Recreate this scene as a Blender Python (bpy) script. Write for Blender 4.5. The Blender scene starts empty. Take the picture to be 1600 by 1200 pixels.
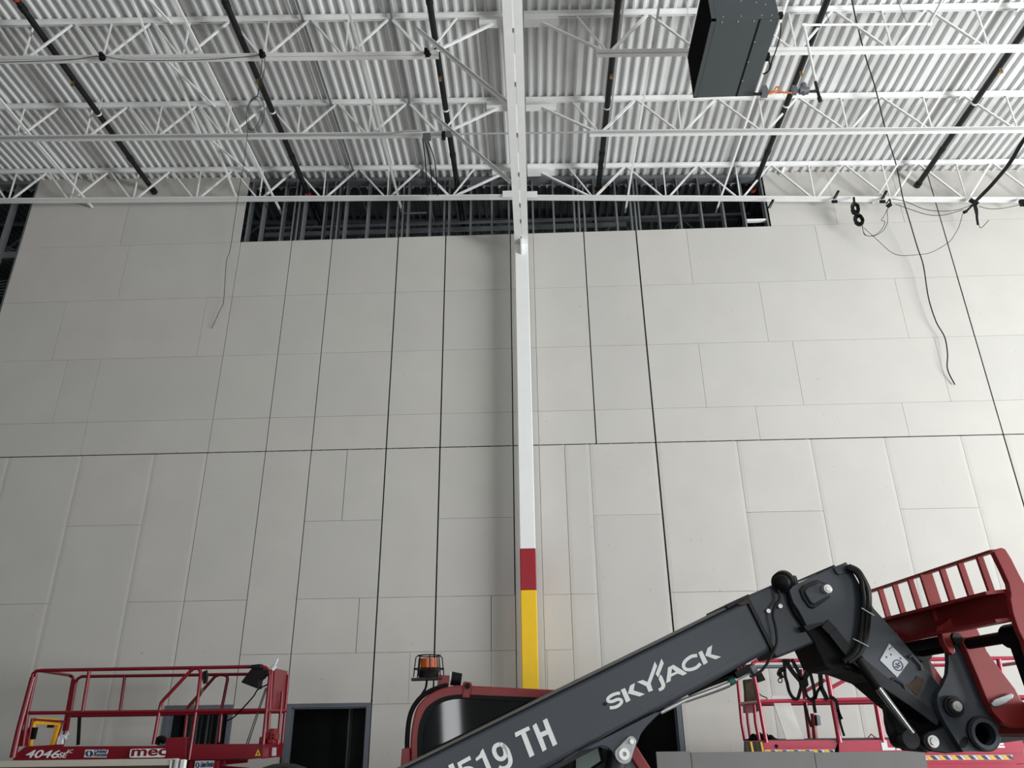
import bpy, math, random
import numpy as np
from mathutils import Vector, Matrix
random.seed(7)
scn = bpy.context.scene
COL = scn.collection

# ------------------------------------------------------------------ camera
F_PX, PITCH, YAW, ROLL, CZ = 1204.9353, .4232, .0278, -.0135, 1.73


def cam_axes():
    cp, sp, cy, sy = math.cos(PITCH), math.sin(PITCH), math.cos(YAW), math.sin(YAW)
    fwd = np.array([-sy * cp, cy * cp, sp])
    right = np.array([cy, sy, 0])
    up = np.cross(right, fwd)
    c, s = math.cos(ROLL), math.sin(ROLL)
    return np.array([c * right + s * up, -s * right + c * up, fwd])


AX = cam_axes()
cam_d = bpy.data.cameras.new('camera')
cam_d.sensor_width = 36
cam_d.lens = F_PX * 36 / 1600
cam_d.clip_end = 200
cam = bpy.data.objects.new('camera', cam_d)
COL.objects.link(cam)
m = Matrix.Identity(4)
for i in range(3):
    m[i][0], m[i][1], m[i][2] = AX[0][i], AX[1][i], -AX[2][i]
m[2][3] = CZ
cam.matrix_world = m
scn.camera = cam

# ------------------------------------------------------------------ world, light, exposure
w = bpy.data.worlds.new('world')
scn.world = w
w.use_nodes = True
w.node_tree.nodes['Background'].inputs[0].default_value = (.80, .88, 1, 1)
w.node_tree.nodes['Background'].inputs[1].default_value = .03
scn.view_settings.view_transform = 'Standard'
scn.view_settings.look = 'None'
scn.view_settings.gamma = 1
scn.view_settings.use_curve_mapping = False
scn.view_settings.exposure = -0.24


def area(name, loc, target, sx, sy, power, col=(1, 1, 1)):
    d = bpy.data.lights.new(name, 'AREA')
    d.shape = 'RECTANGLE'
    d.size, d.size_y, d.energy, d.color = sx, sy, power, col
    o = bpy.data.objects.new(name, d)
    COL.objects.link(o)
    o.location = loc
    o.rotation_euler = (Vector(target) - Vector(loc)).to_track_quat('-Z', 'Y').to_euler()
    return o


REAR = [(-5.0, 2.4), (-1.2, 1.8), (1.75, .45), (8.2, 2.4), (12.0, 2.4)]
# daylight through the open bay doors of the right wall and of the wall behind the camera
area('bay_door_daylight', (15.7, 1.2, 1.9), (0, 0.6, 14.5), 12.6, 3.2, 5350, (.97, .985, 1))
for x_, wd_ in REAR:
    area('rear_door_daylight', (x_, -13.5, 2.5), (x_, 0, 9.5), wd_, 4.4, 148 * wd_, (.97, .985, 1))
# unseen fill light added to brighten the space behind the wall
area('back_room_fill', (-1, 20, 5.5), (-1, 13, 9), 6, 2, 70, (.95, .98, 1))

# ------------------------------------------------------------------ picture to place
D = 12.217                                   # distance of the back wall


def ray(px, py):
    return np.array([(px - 800) / F_PX, (600 - py) / F_PX, 1.]) @ AX


def at(px, py, Y):
    d = ray(px, py)
    p = d * (Y / d[1])
    return Vector((p[0], p[1], p[2] + CZ))


def atz(px, py, Z):
    d = ray(px, py)
    p = d * ((Z - CZ) / d[2])
    return Vector((p[0], p[1], Z))


def wx(px, py):
    return at(px, py, D).x


def zd(x):
    return 11.75 - .028 * x                  # underside of the roof deck


# ------------------------------------------------------------------ materials
def lin(c):
    return tuple(((v / 255) / 12.92 if v / 255 <= .04045 else ((v / 255 + .055) / 1.055) ** 2.4) for v in c)


def mat(name, rgb, rough=.5, metal=0., var=0., scale=6., spec=.5, bump=0., bscale=40., stretch=None, stain=None, **kw):
    mt = bpy.data.materials.new(name)
    mt.use_nodes = True
    nt = mt.node_tree
    b = nt.nodes['Principled BSDF']
    c = lin(rgb)
    b.inputs['Base Color'].default_value = (*c, 1)
    b.inputs['Roughness'].default_value = rough
    b.inputs['Metallic'].default_value = metal
    b.inputs['Specular IOR Level'].default_value = spec
    tc = nt.nodes.new('ShaderNodeTexCoord')
    src = tc.outputs['Object']
    if stretch:
        mp = nt.nodes.new('ShaderNodeMapping')
        mp.inputs['Scale'].default_value = stretch
        nt.links.new(src, mp.inputs[0])
        src = mp.outputs[0]
    if var:
        n = nt.nodes.new('ShaderNodeTexNoise')
        n.inputs['Scale'].default_value = scale
        n.inputs['Detail'].default_value = 6
        nt.links.new(src, n.inputs['Vector'])
        r = nt.nodes.new('ShaderNodeValToRGB')
        r.color_ramp.elements[0].position = .3
        r.color_ramp.elements[1].position = .7
        r.color_ramp.elements[0].color = (*[v * (1 - var) for v in c], 1)
        r.color_ramp.elements[1].color = (*[min(1, v * (1 + var)) for v in c], 1)
        nt.links.new(n.outputs['Fac'], r.inputs[0])
        out = r.outputs[0]
        if stain:
            n2 = nt.nodes.new('ShaderNodeTexNoise')
            n2.inputs['Scale'].default_value = stain[1]
            n2.inputs['Detail'].default_value = 8
            nt.links.new(src, n2.inputs['Vector'])
            r2 = nt.nodes.new('ShaderNodeValToRGB')
            r2.color_ramp.elements[0].position = stain[2]
            r2.color_ramp.elements[1].position = stain[2] + .06
            r2.color_ramp.elements[0].color = (0, 0, 0, 1)
            nt.links.new(n2.outputs['Fac'], r2.inputs[0])
            mx = nt.nodes.new('ShaderNodeMixRGB')
            mx.inputs['Color2'].default_value = (*lin(stain[0]), 1)
            nt.links.new(r2.outputs[0], mx.inputs['Fac'])
            nt.links.new(out, mx.inputs['Color1'])
            out = mx.outputs[0]
        nt.links.new(out, b.inputs['Base Color'])
    if bump:
        n = nt.nodes.new('ShaderNodeTexNoise')
        n.inputs['Scale'].default_value = bscale
        nt.links.new(src, n.inputs['Vector'])
        bp = nt.nodes.new('ShaderNodeBump')
        bp.inputs['Strength'].default_value = bump
        bp.inputs['Distance'].default_value = .01
        nt.links.new(n.outputs['Fac'], bp.inputs['Height'])
        nt.links.new(bp.outputs[0], b.inputs['Normal'])
    for k, v in kw.items():
        b.inputs[k.replace('_', ' ')].default_value = v
    return mt


M = {}
M['drywall'] = mat('drywall_paper', (194, 192, 186), .9, var=.03, scale=1.3, stain=((158, 156, 150), 14, .69), spec=.2)
M['drywall2'] = mat('drywall_paper_cool', (192, 190, 185), .9, var=.03, scale=.9, stain=((158, 156, 150), 14, .69), spec=.2)
M['drywall3'] = mat('drywall_paper_warm', (195, 192, 186), .9, var=.03, scale=1.7, stain=((158, 156, 150), 14, .69), spec=.2)
M['offcut'] = mat('white_faced_board', (222, 220, 214), .8, var=.02)
M['stud'] = mat('galvanized_stud', (120, 124, 126), .5, .35, var=.08, scale=5)
M['deck'] = mat('white_painted_deck', (218, 219, 218), .4, var=.03, scale=3)
M['deckdark'] = mat('shaded_deck', (70, 73, 75), .6, var=.1, scale=3)  # dark copy of the deck, low light beyond the wall put into its colour
M['joist'] = mat('white_painted_steel', (232, 233, 231), .5, var=.03, scale=5)
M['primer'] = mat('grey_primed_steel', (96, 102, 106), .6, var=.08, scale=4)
M['column'] = mat('white_column_paint', (236, 238, 236), .45, var=.02, scale=3)
M['red_band'] = mat('red_safety_paint', (150, 16, 34), .45, var=.03)
M['yellow_band'] = mat('yellow_safety_paint', (238, 192, 8), .45, var=.03)
M['pipe'] = mat('black_steel_pipe', (12, 13, 14), .5, .1, var=.15, scale=8)
M['brass'] = mat('brass', (168, 138, 92), .35, .9)
M['orange_red'] = mat('red_fitting', (176, 50, 38), .5)
M['black'] = mat('black_rubber', (9, 9, 10), .6, var=.2, scale=20, spec=.25)
M['cable'] = mat('black_cable', (16, 16, 18), .55, spec=.3)
M['tubegrey'] = mat('galvanized_conduit', (176, 178, 178), .45, .3)
M['greywire'] = mat('grey_wire', (84, 86, 88), .5, .3)
M['heater'] = mat('charcoal_sheet_metal', (66, 72, 74), .5, .1, var=.03, scale=3)
M['heater_dark'] = mat('black_louver', (8, 9, 10), .7, spec=.15)
M['steel'] = mat('bare_steel', (212, 212, 208), .35, .6, var=.06, scale=30)
M['chrome'] = mat('chromed_rod', (225, 228, 232), .12, 1.)
M['castgrey'] = mat('cast_grey_valve', (110, 112, 118), .45, .5)
M['copper'] = mat('orange_wire', (205, 110, 40), .5)
M['boom'] = mat('boom_grey_paint', (51, 57, 64), .42, var=.07, scale=4, spec=.5, stain=((92, 78, 62), 3.2, .70))
M['boom_dark'] = mat('dark_boom_paint', (26, 28, 31), .5, var=.1, scale=6, spec=.35)
M['boom_edge'] = mat('worn_flange', (78, 76, 70), .5, var=.1, scale=10)
M['pinplate'] = mat('pin_plate', (158, 160, 160), .4, .6, var=.1, scale=30)
M['rust'] = mat('rusty_patch', (66, 50, 38), .8, var=.3, scale=30)
M['tred'] = mat('telehandler_red', (142, 36, 35), .42, var=.08, scale=6, stain=((74, 30, 30), 5, .66))
M['lred'] = mat('lift_crimson', (116, 8, 27), .35, var=.05, scale=6)
M['lred_lit'] = mat('lift_crimson_lit', (168, 34, 62), .3, var=.07, scale=6)  # brighter copy of the lift red, stronger light put into the colour
M['white'] = mat('white_print', (226, 228, 226), .6)
M['decal'] = mat('grey_white_sticker', (205, 210, 214), .5)
M['navy'] = mat('navy_print', (22, 40, 74), .6)
M['ydecal'] = mat('yellow_print', (232, 180, 40), .5)
M['blackprint'] = mat('black_print', (18, 18, 18), .6)
M['bluegrey_print'] = mat('slate_print', (52, 66, 92), .6)
M['yellow'] = mat('yellow_gate_paint', (230, 170, 40), .45, var=.05)
M['amber'] = mat('amber_lens', (240, 110, 14), .25, Transmission_Weight=.35, spec=.5)
M['glass'] = mat('tinted_cab_glass', (18, 24, 26), .04, spec=.5, Transmission_Weight=.25)
M['lens'] = mat('lamp_lens', (235, 238, 240), .1, spec=.8)
M['frame'] = mat('slate_door_frame', (92, 98, 106), .5, var=.04)
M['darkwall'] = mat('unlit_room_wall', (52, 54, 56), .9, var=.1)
M['concrete'] = mat('concrete_floor', (84, 82, 79), .6, var=.08, scale=.8, bump=.05)
M['shellwall'] = mat('painted_block_wall', (120, 120, 118), .8, var=.03)
M['roofskin'] = mat('roof_membrane', (150, 150, 150), .9)
M['brownboard'] = mat('brown_board', (62, 52, 42), .8, var=.15, scale=5, stretch=(1, 1, 6))
M['cream'] = mat('cream_edging', (186, 182, 168), .7, var=.04)
M['strap'] = mat('black_webbing', (9, 9, 10), .85, var=.15, scale=60, spec=.12)
M['green'] = mat('green_fitting', (26, 92, 84), .45)
M['olive'] = mat('olive_canvas', (80, 84, 60), .8, var=.2)
M['red_plastic'] = mat('red_plastic', (118, 16, 24), .5)
M['tyre'] = mat('tyre_rubber', (22, 22, 22), .8, var=.15, scale=20)
M['dimboard'] = mat('dimmed_board_paper', (122, 122, 120), .9, var=.03)  # board paper darkened, the dim light low down put into its colour
M['greenglass'] = mat('clear_cab_glass', (150, 166, 160), .08, spec=.5, Transmission_Weight=.5)


# ------------------------------------------------------------------ mesh helpers
class B:
    def __init__(s):
        s.v, s.f, s.smooth = [], [], False

    def add(s, vs, fs):
        n = len(s.v)
        s.v += [Vector(p) for p in vs]
        s.f += [[i + n for i in f] for f in fs]
        return s

    def box(s, c, d):
        x, y, z = c
        a, b_, e = d[0] / 2, d[1] / 2, d[2] / 2
        vs = [(x + i * a, y + j * b_, z + k * e) for i in (-1, 1) for j in (-1, 1) for k in (-1, 1)]
        return s.add(vs, [(0, 1, 3, 2), (4, 6, 7, 5), (0, 4, 5, 1), (2, 3, 7, 6), (0, 2, 6, 4), (1, 5, 7, 3)])

    def mm(s, a, b_):
        return s.box([(a[i] + b_[i]) / 2 for i in range(3)], [abs(b_[i] - a[i]) for i in range(3)])

    def bar(s, p, q, wd, ht, up=(0, 0, 1)):
        p, q = Vector(p), Vector(q)
        t = (q - p).normalized()
        sd = t.cross(Vector(up))
        if sd.length < 1e-4:
            sd = t.cross(Vector((0, 1, 0)))
        sd.normalize()
        u = sd.cross(t)
        vs = [e + sd * (i * wd / 2) + u * (j * ht / 2) for e in (p, q) for i, j in ((-1, -1), (1, -1), (1, 1), (-1, 1))]
        return s.add(vs, [(3, 2, 1, 0), (4, 5, 6, 7), (0, 1, 5, 4), (1, 2, 6, 5), (2, 3, 7, 6), (3, 0, 4, 7)])

    def tube(s, pts, r, n=8, closed=False):
        s.smooth = True
        P = [Vector(p) for p in pts]
        k = len(P)
        nrm = None
        rings = []
        for i in range(k):
            if closed:
                t = P[(i + 1) % k] - P[i - 1]
            else:
                t = P[min(i + 1, k - 1)] - P[max(i - 1, 0)]
            t.normalize()
            if nrm is None:
                nrm = t.orthogonal().normalized()
            else:
                nrm = (nrm - t * nrm.dot(t)).normalized()
            bi = t.cross(nrm)
            rings.append([P[i] + (nrm * math.cos(2 * math.pi * j / n) + bi * math.sin(2 * math.pi * j / n)) * r for j in range(n)])
        vs = [p for ring in rings for p in ring]
        fs = []
        for i in range(k if closed else k - 1):
            a, b_ = i * n, ((i + 1) % k) * n
            for j in range(n):
                fs.append((a + j, a + (j + 1) % n, b_ + (j + 1) % n, b_ + j))
        if not closed:
            fs.append(tuple(range(n))[::-1])
            fs.append(tuple((k - 1) * n + j for j in range(n)))
        return s.add(vs, fs)

    def cyl(s, p, q, r, n=20, r2=None):
        s.smooth = True
        p, q = Vector(p), Vector(q)
        t = (q - p).normalized()
        a = t.orthogonal().normalized()
        b_ = t.cross(a)
        r2 = r if r2 is None else r2
        vs = [e + (a * math.cos(2 * math.pi * j / n) + b_ * math.sin(2 * math.pi * j / n)) * rr for e, rr in ((p, r), (q, r2)) for j in range(n)]
        fs = [(j, (j + 1) % n, n + (j + 1) % n, n + j) for j in range(n)]
        fs += [tuple(range(n))[::-1], tuple(n + j for j in range(n))]
        return s.add(vs, fs)

    def ring(s, p, q, ro, ri, n=28):
        s.smooth = True
        p, q = Vector(p), Vector(q)
        t = (q - p).normalized()
        a = t.orthogonal().normalized()
        b_ = t.cross(a)
        vs = []
        for e in (p, q):
            for rr in (ro, ri):
                vs += [e + (a * math.cos(2 * math.pi * j / n) + b_ * math.sin(2 * math.pi * j / n)) * rr for j in range(n)]
        fs = []
        for j in range(n):
            k = (j + 1) % n
            fs += [(j, k, 2 * n + k, 2 * n + j), (n + k, n + j, 3 * n + j, 3 * n + k), (k, j, n + j, n + k), (2 * n + j, 2 * n + k, 3 * n + k, 3 * n + j)]
        return s.add(vs, fs)

    def prism(s, pts, vec):
        vec = Vector(vec)
        P = [Vector(p) for p in pts]
        n = len(P)
        fs = [tuple(range(n)), tuple(n + j for j in range(n))[::-1]]
        fs += [(j, n + j, n + (j + 1) % n, (j + 1) % n) for j in range(n)]
        return s.add(P + [p + vec for p in P], fs)

    def loft(s, secs):
        n = len(secs[0])
        vs = [p for c in secs for p in c]
        fs = [tuple(range(n))[::-1], tuple((len(secs) - 1) * n + j for j in range(n))]
        for i in range(len(secs) - 1):
            for j in range(n):
                fs.append((i * n + j, i * n + (j + 1) % n, (i + 1) * n + (j + 1) % n, (i + 1) * n + j))
        return s.add(vs, fs)


LOC = {}


def root_loc(o):
    while o is not None:
        if o.name in LOC and o.parent is None:
            return LOC[o.name]
        o = o.parent
    return Vector((0, 0, 0))


def obj(name, b, m_, parent=None, kind=None, bevel=0, seg=2, label=None):
    me = bpy.data.meshes.new(name)
    if parent is None:
        xs = [min(p[i] for p in b.v) for i in range(3)]
        xe = [max(p[i] for p in b.v) for i in range(3)]
        L = Vector(((xs[0] + xe[0]) / 2, (xs[1] + xe[1]) / 2, xs[2]))
    else:
        L = root_loc(parent)
    me.from_pydata([tuple(p - L) for p in b.v], [], b.f)
    me.validate()
    import bmesh
    bm = bmesh.new()
    bm.from_mesh(me)
    bmesh.ops.recalc_face_normals(bm, faces=bm.faces)
    bm.to_mesh(me)
    bm.free()
    if b.smooth:
        me.polygons.foreach_set('use_smooth', [True] * len(me.polygons))
        me.set_sharp_from_angle(angle=.7)
    me.materials.append(M[m_] if isinstance(m_, str) else m_)
    o = bpy.data.objects.new(name, me)
    COL.objects.link(o)
    if parent is None:
        o.location = L
        LOC[o.name] = L
    else:
        o.parent = parent
    if kind:
        o['kind'] = kind
    if label:
        o['label'] = label
    if bevel:
        md = o.modifiers.new('bevel', 'BEVEL')
        md.width = bevel
        md.segments = seg
        md.limit_method = 'ANGLE'
        md.angle_limit = .6
    return o


def thing(name, label, cat, loc, group=None):
    o = bpy.data.objects.new(name, None)
    o.empty_display_size = .1
    COL.objects.link(o)
    o.location = loc
    LOC[o.name] = Vector(loc)
    o['label'], o['category'] = label, cat
    o['kind'] = 'thing'
    if group:
        o['group'] = group
    return o


def tag(o, label, cat, group=None):
    o['label'], o['category'], o['kind'] = label, cat, 'thing'
    if group:
        o['group'] = group
    return o


def setting(name, loc=(0, 0, 0)):
    o = bpy.data.objects.new(name, None)
    COL.objects.link(o)
    o.location = loc
    LOC[o.name] = Vector(loc)
    o['kind'] = 'structure'
    return o


def smoothline(pts, n=6):
    """Catmull-Rom through the points."""
    P = [Vector(p) for p in pts]
    out = []
    for i in range(len(P) - 1):
        p0, p1, p2, p3 = P[max(i - 1, 0)], P[i], P[i + 1], P[min(i + 2, len(P) - 1)]
        for k in range(n):
            t = k / n
            out.append(.5 * ((2 * p1) + (p2 - p0) * t + (2 * p0 - 5 * p1 + 4 * p2 - p3) * t * t + (3 * p1 - p0 - 3 * p2 + p3) * t ** 3))
    out.append(P[-1])
    return out


def text(name, s, p, u, v, height, width, m_, parent, bold=0., shear=0., label=None):
    """Flat lettering: lower left corner p, reading direction u, up direction v, fitted to width and height."""
    c = bpy.data.curves.new(name, 'FONT')
    c.body = s
    c.offset = bold
    c.shear = shear
    c.extrude = .004
    t = bpy.data.objects.new(name, c)
    COL.objects.link(t)
    bpy.context.view_layer.update()
    me = bpy.data.meshes.new_from_object(t.evaluated_get(bpy.context.evaluated_depsgraph_get()))
    bpy.data.objects.remove(t)
    vs = [x.co.copy() for x in me.vertices]
    x0, x1 = min(q.x for q in vs), max(q.x for q in vs)
    y0, y1 = min(q.y for q in vs), max(q.y for q in vs)
    u, v = Vector(u).normalized(), Vector(v).normalized()
    nn = u.cross(v)
    L = root_loc(parent)
    for q, r in zip(me.vertices, vs):
        q.co = Vector(p) + u * ((r.x - x0) / (x1 - x0) * width) + v * ((r.y - y0) / (y1 - y0) * height) + nn * (r.z * .25 + .001) - L
    me.materials.clear()
    me.materials.append(M[m_])
    o = bpy.data.objects.new(name, me)
    COL.objects.link(o)
    o.parent = parent
    if label:
        o['label'] = label
    return o


# ------------------------------------------------------------------ setting: floor, shell walls, roof
b = B().mm((-16, -14, -.15), (16, 24, 0))
obj('floor', b, 'concrete', kind='structure')
# right wall with two bay doors, rear wall with one, left wall closed
b = B()
b.mm((16, -14, 5.5), (16.3, 24, 12.6))
b.mm((16, -14, 0), (16.3, -5.2, 5.5))
b.mm((16, 7.6, 0), (16.3, 24, 5.5))
obj('wall_right', b, 'shellwall', kind='structure')
b = B()
b.mm((-16, -14.3, 5.1), (16, -14, 12.6))
e_ = -16
for x_, wd_ in REAR:
    b.mm((e_, -14.3, 0), (x_ - wd_ / 2 - .1, -14, 5.1))
    e_ = x_ + wd_ / 2 + .1
b.mm((e_, -14.3, 0), (16, -14, 5.1))
obj('wall_rear', b, 'shellwall', kind='structure')
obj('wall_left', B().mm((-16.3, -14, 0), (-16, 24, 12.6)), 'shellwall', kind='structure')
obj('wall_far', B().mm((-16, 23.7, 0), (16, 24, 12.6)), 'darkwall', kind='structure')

ceil = B()
ceil.add([(-16.3, -14.3, zd(-16.3) + .06), (16.3, -14.3, zd(16.3) + .06), (16.3, 24, zd(16.3) + .06), (-16.3, 24, zd(-16.3) + .06),
          (-16.3, -14.3, zd(-16.3) + .3), (16.3, -14.3, zd(16.3) + .3), (16.3, 24, zd(16.3) + .3), (-16.3, 24, zd(-16.3) + .3)],
         [(0, 1, 2, 3), (7, 6, 5, 4), (0, 4, 5, 1), (1, 5, 6, 2), (2, 6, 7, 3), (3, 7, 4, 0)])
ceiling = obj('ceiling', ceil, 'roofskin', kind='structure')
# corrugated deck sheets, eight ribs each
PITCH_R = .1555
SHEET = PITCH_R * 9 + .035


def deck_sheet(x0, y0, y1, m_):
    prof = [(0, .048)]
    x = .05
    for k in range(9):
        prof += [(x, .048), (x + .020, 0), (x + .020 + .030, 0), (x + .070, .048)]
        x += PITCH_R
    prof.append((SHEET, .048))
    bb = B()
    n = len(prof)
    vs = [(x0 + a, y, zd(x0 + a) + z) for y in (y0, y1) for a, z in prof]
    bb.add(vs, [(i, i + 1, n + i + 1, n + i) for i in range(n - 1)])
    return obj('deck_sheet', bb, m_, ceiling)


x = .94 - 13 * SHEET + .04
while x < 16:
    deck_sheet(x, -14, 12.6, 'deck')
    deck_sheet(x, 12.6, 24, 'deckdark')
    x += SHEET

# ------------------------------------------------------------------ back wall: studs and gypsum sheets
wall = setting('wall_back', (0, D, 0))
TH = .016
sheets = []


def sheet(x0, x1, z0, z1, g0=.004, g1=.004, gz0=.004, gz1=.004, taper=None, topf=None):
    """One gypsum sheet between joints; taper = 'v' recesses the long vertical edges, 'h' the horizontal ones."""
    a, c, lo, hi = x0 + g0 / 2, x1 - g1 / 2, z0 + gz0 / 2, z1 - gz1 / 2
    j = random.uniform(-.0012, .0012)
    yf, yb = D + j, D + TH
    bb = B()
    t, dp = .055, .004
    if taper == 'v' and c - a > .4:
        xs = [(a, yf + dp), (a + t, yf), (c - t, yf), (c, yf + dp)]
    else:
        xs = [(a, yf), (c, yf)]
    n = len(xs)
    top = (lambda q: hi) if topf is None else topf
    vs = [(q, y, lo) for q, y in xs] + [(q, y, top(q)) for q, y in xs] + [(a, yb, lo), (c, yb, lo), (a, yb, top(a)), (c, yb, top(c))]
    fs = [(i, i + 1, n + i + 1, n + i) for i in range(n - 1)]
    k = 2 * n
    fs += [(k, 0, n, k + 2), (n - 1, k + 1, k + 3, 2 * n - 1), (k + 1, k, k + 2, k + 3)]
    fs += [tuple(range(n))[::-1] + (k, k + 1), tuple(range(n, 2 * n)) + (k + 3, k + 2)]
    bb.add(vs, fs)
    o = obj('drywall_sheet', bb, random.choice(['drywall', 'drywall', 'drywall2', 'drywall3']), wall)
    return o


Z1, Z2, Z3, Z4, Z5, Z6, Z7, Z8 = 2.84, 3.65, 4.88, 6.10, 6.71, 7.93, 9.15, 10.37
LEFT = -9.85
L = [-5.515, -4.525, -3.745, -2.475, -1.565, -.335, .1, 1.06, 2.05, 7.765]
GAP = {L[0]: .010, L[1]: .014, L[2]: .016, L[3]: .024, L[4]: .024, L[5]: .02, L[6]: .007, L[7]: .02, L[8]: .027, L[9]: .022}
HG = .018
END = 15.9


def gp(x):
    return GAP.get(x, .005)


def row(xs, z0, z1, g0=.005, g1=.005, taper=None, topf=None):
    for i in range(len(xs) - 1):
        sheet(xs[i], xs[i + 1], z0, z1, gp(xs[i]), gp(xs[i + 1]), g0, g1, taper, topf)


cl = [LEFT, wx(14, 718.7), wx(127.8, 714.6), wx(241.5, 712.5), L[0]]
ra, rb = wx(882, 694), wx(921, 694)
cr = [L[8], wx(1151.8, 694), wx(1266.7, 686.7), wx(1382, 685), wx(1501, 682.7), L[9], L[9] + 1.2, L[9] + 2.42, L[9] + 3.64, L[9] + 4.86, L[9] + 6.08, END]
# lower band, vertical sheets (z 0 .. 6.10)
sheet(cl[0], cl[1], 0, Z2, taper='v')
sheet(cl[0], cl[1], Z2, Z4, gz1=HG, taper='v')
sheet(cl[1], cl[2], 0, Z2, taper='v')
sheet(cl[1], cl[2], Z2, Z4, gz1=HG, taper='v')
sheet(cl[2], cl[3], 0, Z3, taper='v')
sheet(cl[2], cl[3], Z3, Z4, gz1=HG, taper='v')
sheet(cl[3], L[0], 0, Z2, g1=.01, taper='v')
sheet(cl[3], L[0], Z2, Z4, g1=.01, gz1=HG, taper='v')
row(L[0:2], Z2, Z4, g1=HG)
row(L[0:2], 2.14, Z2)
row(L[1:3], Z1, Z4, g1=HG)
row(L[1:3], 0, Z1)
xm = wx(542.8, 703)
sheet(L[2], xm, Z3, Z4, gp(L[2]), .01, .005, HG)
sheet(xm, L[3], Z3, Z4, .01, gp(L[3]), .005, HG)
row(L[2:4], Z2, Z3)
xm = wx(561.7, 934)
sheet(L[2], xm, Z1, Z2, gp(L[2]), .009)
sheet(xm, L[3], Z1, Z2, .009, gp(L[3]))
sheet(L[2], L[3], 2.14, Z1, gp(L[2]), gp(L[3]))
row(L[3:5], Z2, Z4, g1=HG)
xq = wx(637, 1115)
row(L[3:5], Z1, Z2)
sheet(L[3], xq, 2.12, Z1, gp(L[3]))
sheet(xq, L[4], 2.12, Z1, .005, gp(L[4]))
row(L[3:5], 0, 2.12)
row(L[4:6], Z3, Z4, g1=HG)
row(L[4:6], Z2, Z3)
xm = wx(767.5, 930.5)
sheet(L[4], xm, Z1, Z2, gp(L[4]), .009)
sheet(xm, L[5], Z1, Z2, .009, .004)
sheet(L[4], xm, 0, Z1, gp(L[4]), .004)
sheet(xm, L[5], 0, Z1, .004, .004)
sheet(L[5], L[6], 0, Z4, gp(L[5]), gp(L[6]), gz1=HG)
sheet(L[6], ra, Z2, Z4, gp(L[6]), .007, gz1=HG)
sheet(L[6], ra, Z1, Z2, .006, .007)
sheet(L[6], wx(855, 1040), 2.2, Z1)
sheet(wx(855, 1040), ra, 2.2, Z1)
sheet(L[6], ra, 0, 2.2)
sheet(ra, rb, Z2, Z4, .007, .005, gz1=HG, taper='v')
sheet(ra, rb, 0, Z2, .007, .005, taper='v')
sheet(rb, L[8], Z3, Z4, .005, gp(L[8]), gz1=HG, taper='v')
sheet(rb, L[8], 2.14, Z3, .005, gp(L[8]), taper='v')
cuts = {0: [0, Z2, Z4], 1: [0, Z3, Z4], 2: [0, Z4], 3: [0, Z3, Z4], 4: [0, Z4], 5: [0, Z3, Z4], 6: [0, Z4], 7: [0, Z2, Z4], 8: [0, Z4], 9: [0, Z3, Z4], 10: [0, Z4]}
for i in range(len(cr) - 1):
    zz = cuts[i]
    for k in range(len(zz) - 1):
        sheet(cr[i], cr[i + 1], zz[k], zz[k + 1], gp(cr[i]), gp(cr[i + 1]), .005, HG if zz[k + 1] == Z4 else .005, taper='v')
# upper rows, horizontal sheets
topf = lambda q: zd(q) + .03
row([LEFT, wx(130, 690), L[0]], Z4, Z5, g0=HG)
row([LEFT, wx(87, 640), wx(157, 565), L[0]], Z5, Z6)
row([LEFT, wx(92, 520), wx(315, 512), L[0]], Z6, Z7)
row([LEFT, wx(197, 409), L[0]], Z7, Z8)
row([LEFT, wx(200, 330), L[0] - .02], Z8, 11.9, topf=topf)
for i in range(0, 8):
    row(L[i:i + 2], Z4, Z5, g0=HG)
    row(L[i:i + 2], Z5, Z6)
    row(L[i:i + 2], Z6, Z7)
    row(L[i:i + 2], Z7, Z8)
R9 = [L[9] + 2.9, L[9] + 5.3]
row([L[8], wx(1184, 660), wx(1415, 655), L[9], R9[0], END], Z4, Z5, g0=HG)
row([L[8], wx(1098, 590), wx(1247, 583), wx(1473, 578), L[9], R9[1], END], Z5, Z6)
row([L[8], wx(1193, 486), wx(1411, 490), L[9], R9[0], END], Z6, Z7)
row([L[8], wx(1073, 365), wx(1282, 395), L[9], R9[1], END], Z7, Z8)
row([4.6, wx(1300, 311), wx(1409, 330), L[9], R9[0], END], Z8, 11.5, topf=topf)
# metal studs behind: 41 mm flanges, 152 mm deep, lips
stud_x = [-5.45, -5.18, -4.78, -4.56, -4.47, -4.37, -3.96, -3.79, -3.69, -3.55, -3.11, -2.71, -2.52, -2.42, -2.32, -1.89, -1.61, -1.52, -1.1, -.69, -.36, .11,
          .51, .91, 1.0, 1.10, 1.31, 1.72, 2.0, 2.08, 2.15, 2.53, 2.93, 3.34, 3.76, 4.15, 4.56]
stud_x += [-9.88 - .406 * k for k in range(14)]


def stud(x, z0=0.0, z1=None, y=D + TH):
    z1 = zd(x) - .02 if z1 is None else z1
    bb = B()
    fl = .036
    s_ = 1 if x < 0 else -1
    bb.mm((x - fl / 2, y, z0), (x + fl / 2, y + .002, z1))
    bb.mm((x - fl / 2, y + .15, z0), (x + fl / 2, y + .152, z1))
    bb.mm((x - s_ * fl / 2, y, z0), (x - s_ * (fl / 2 - .003), y + .152, z1))
    return obj('metal_stud', bb, 'stud', wall)


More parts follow.
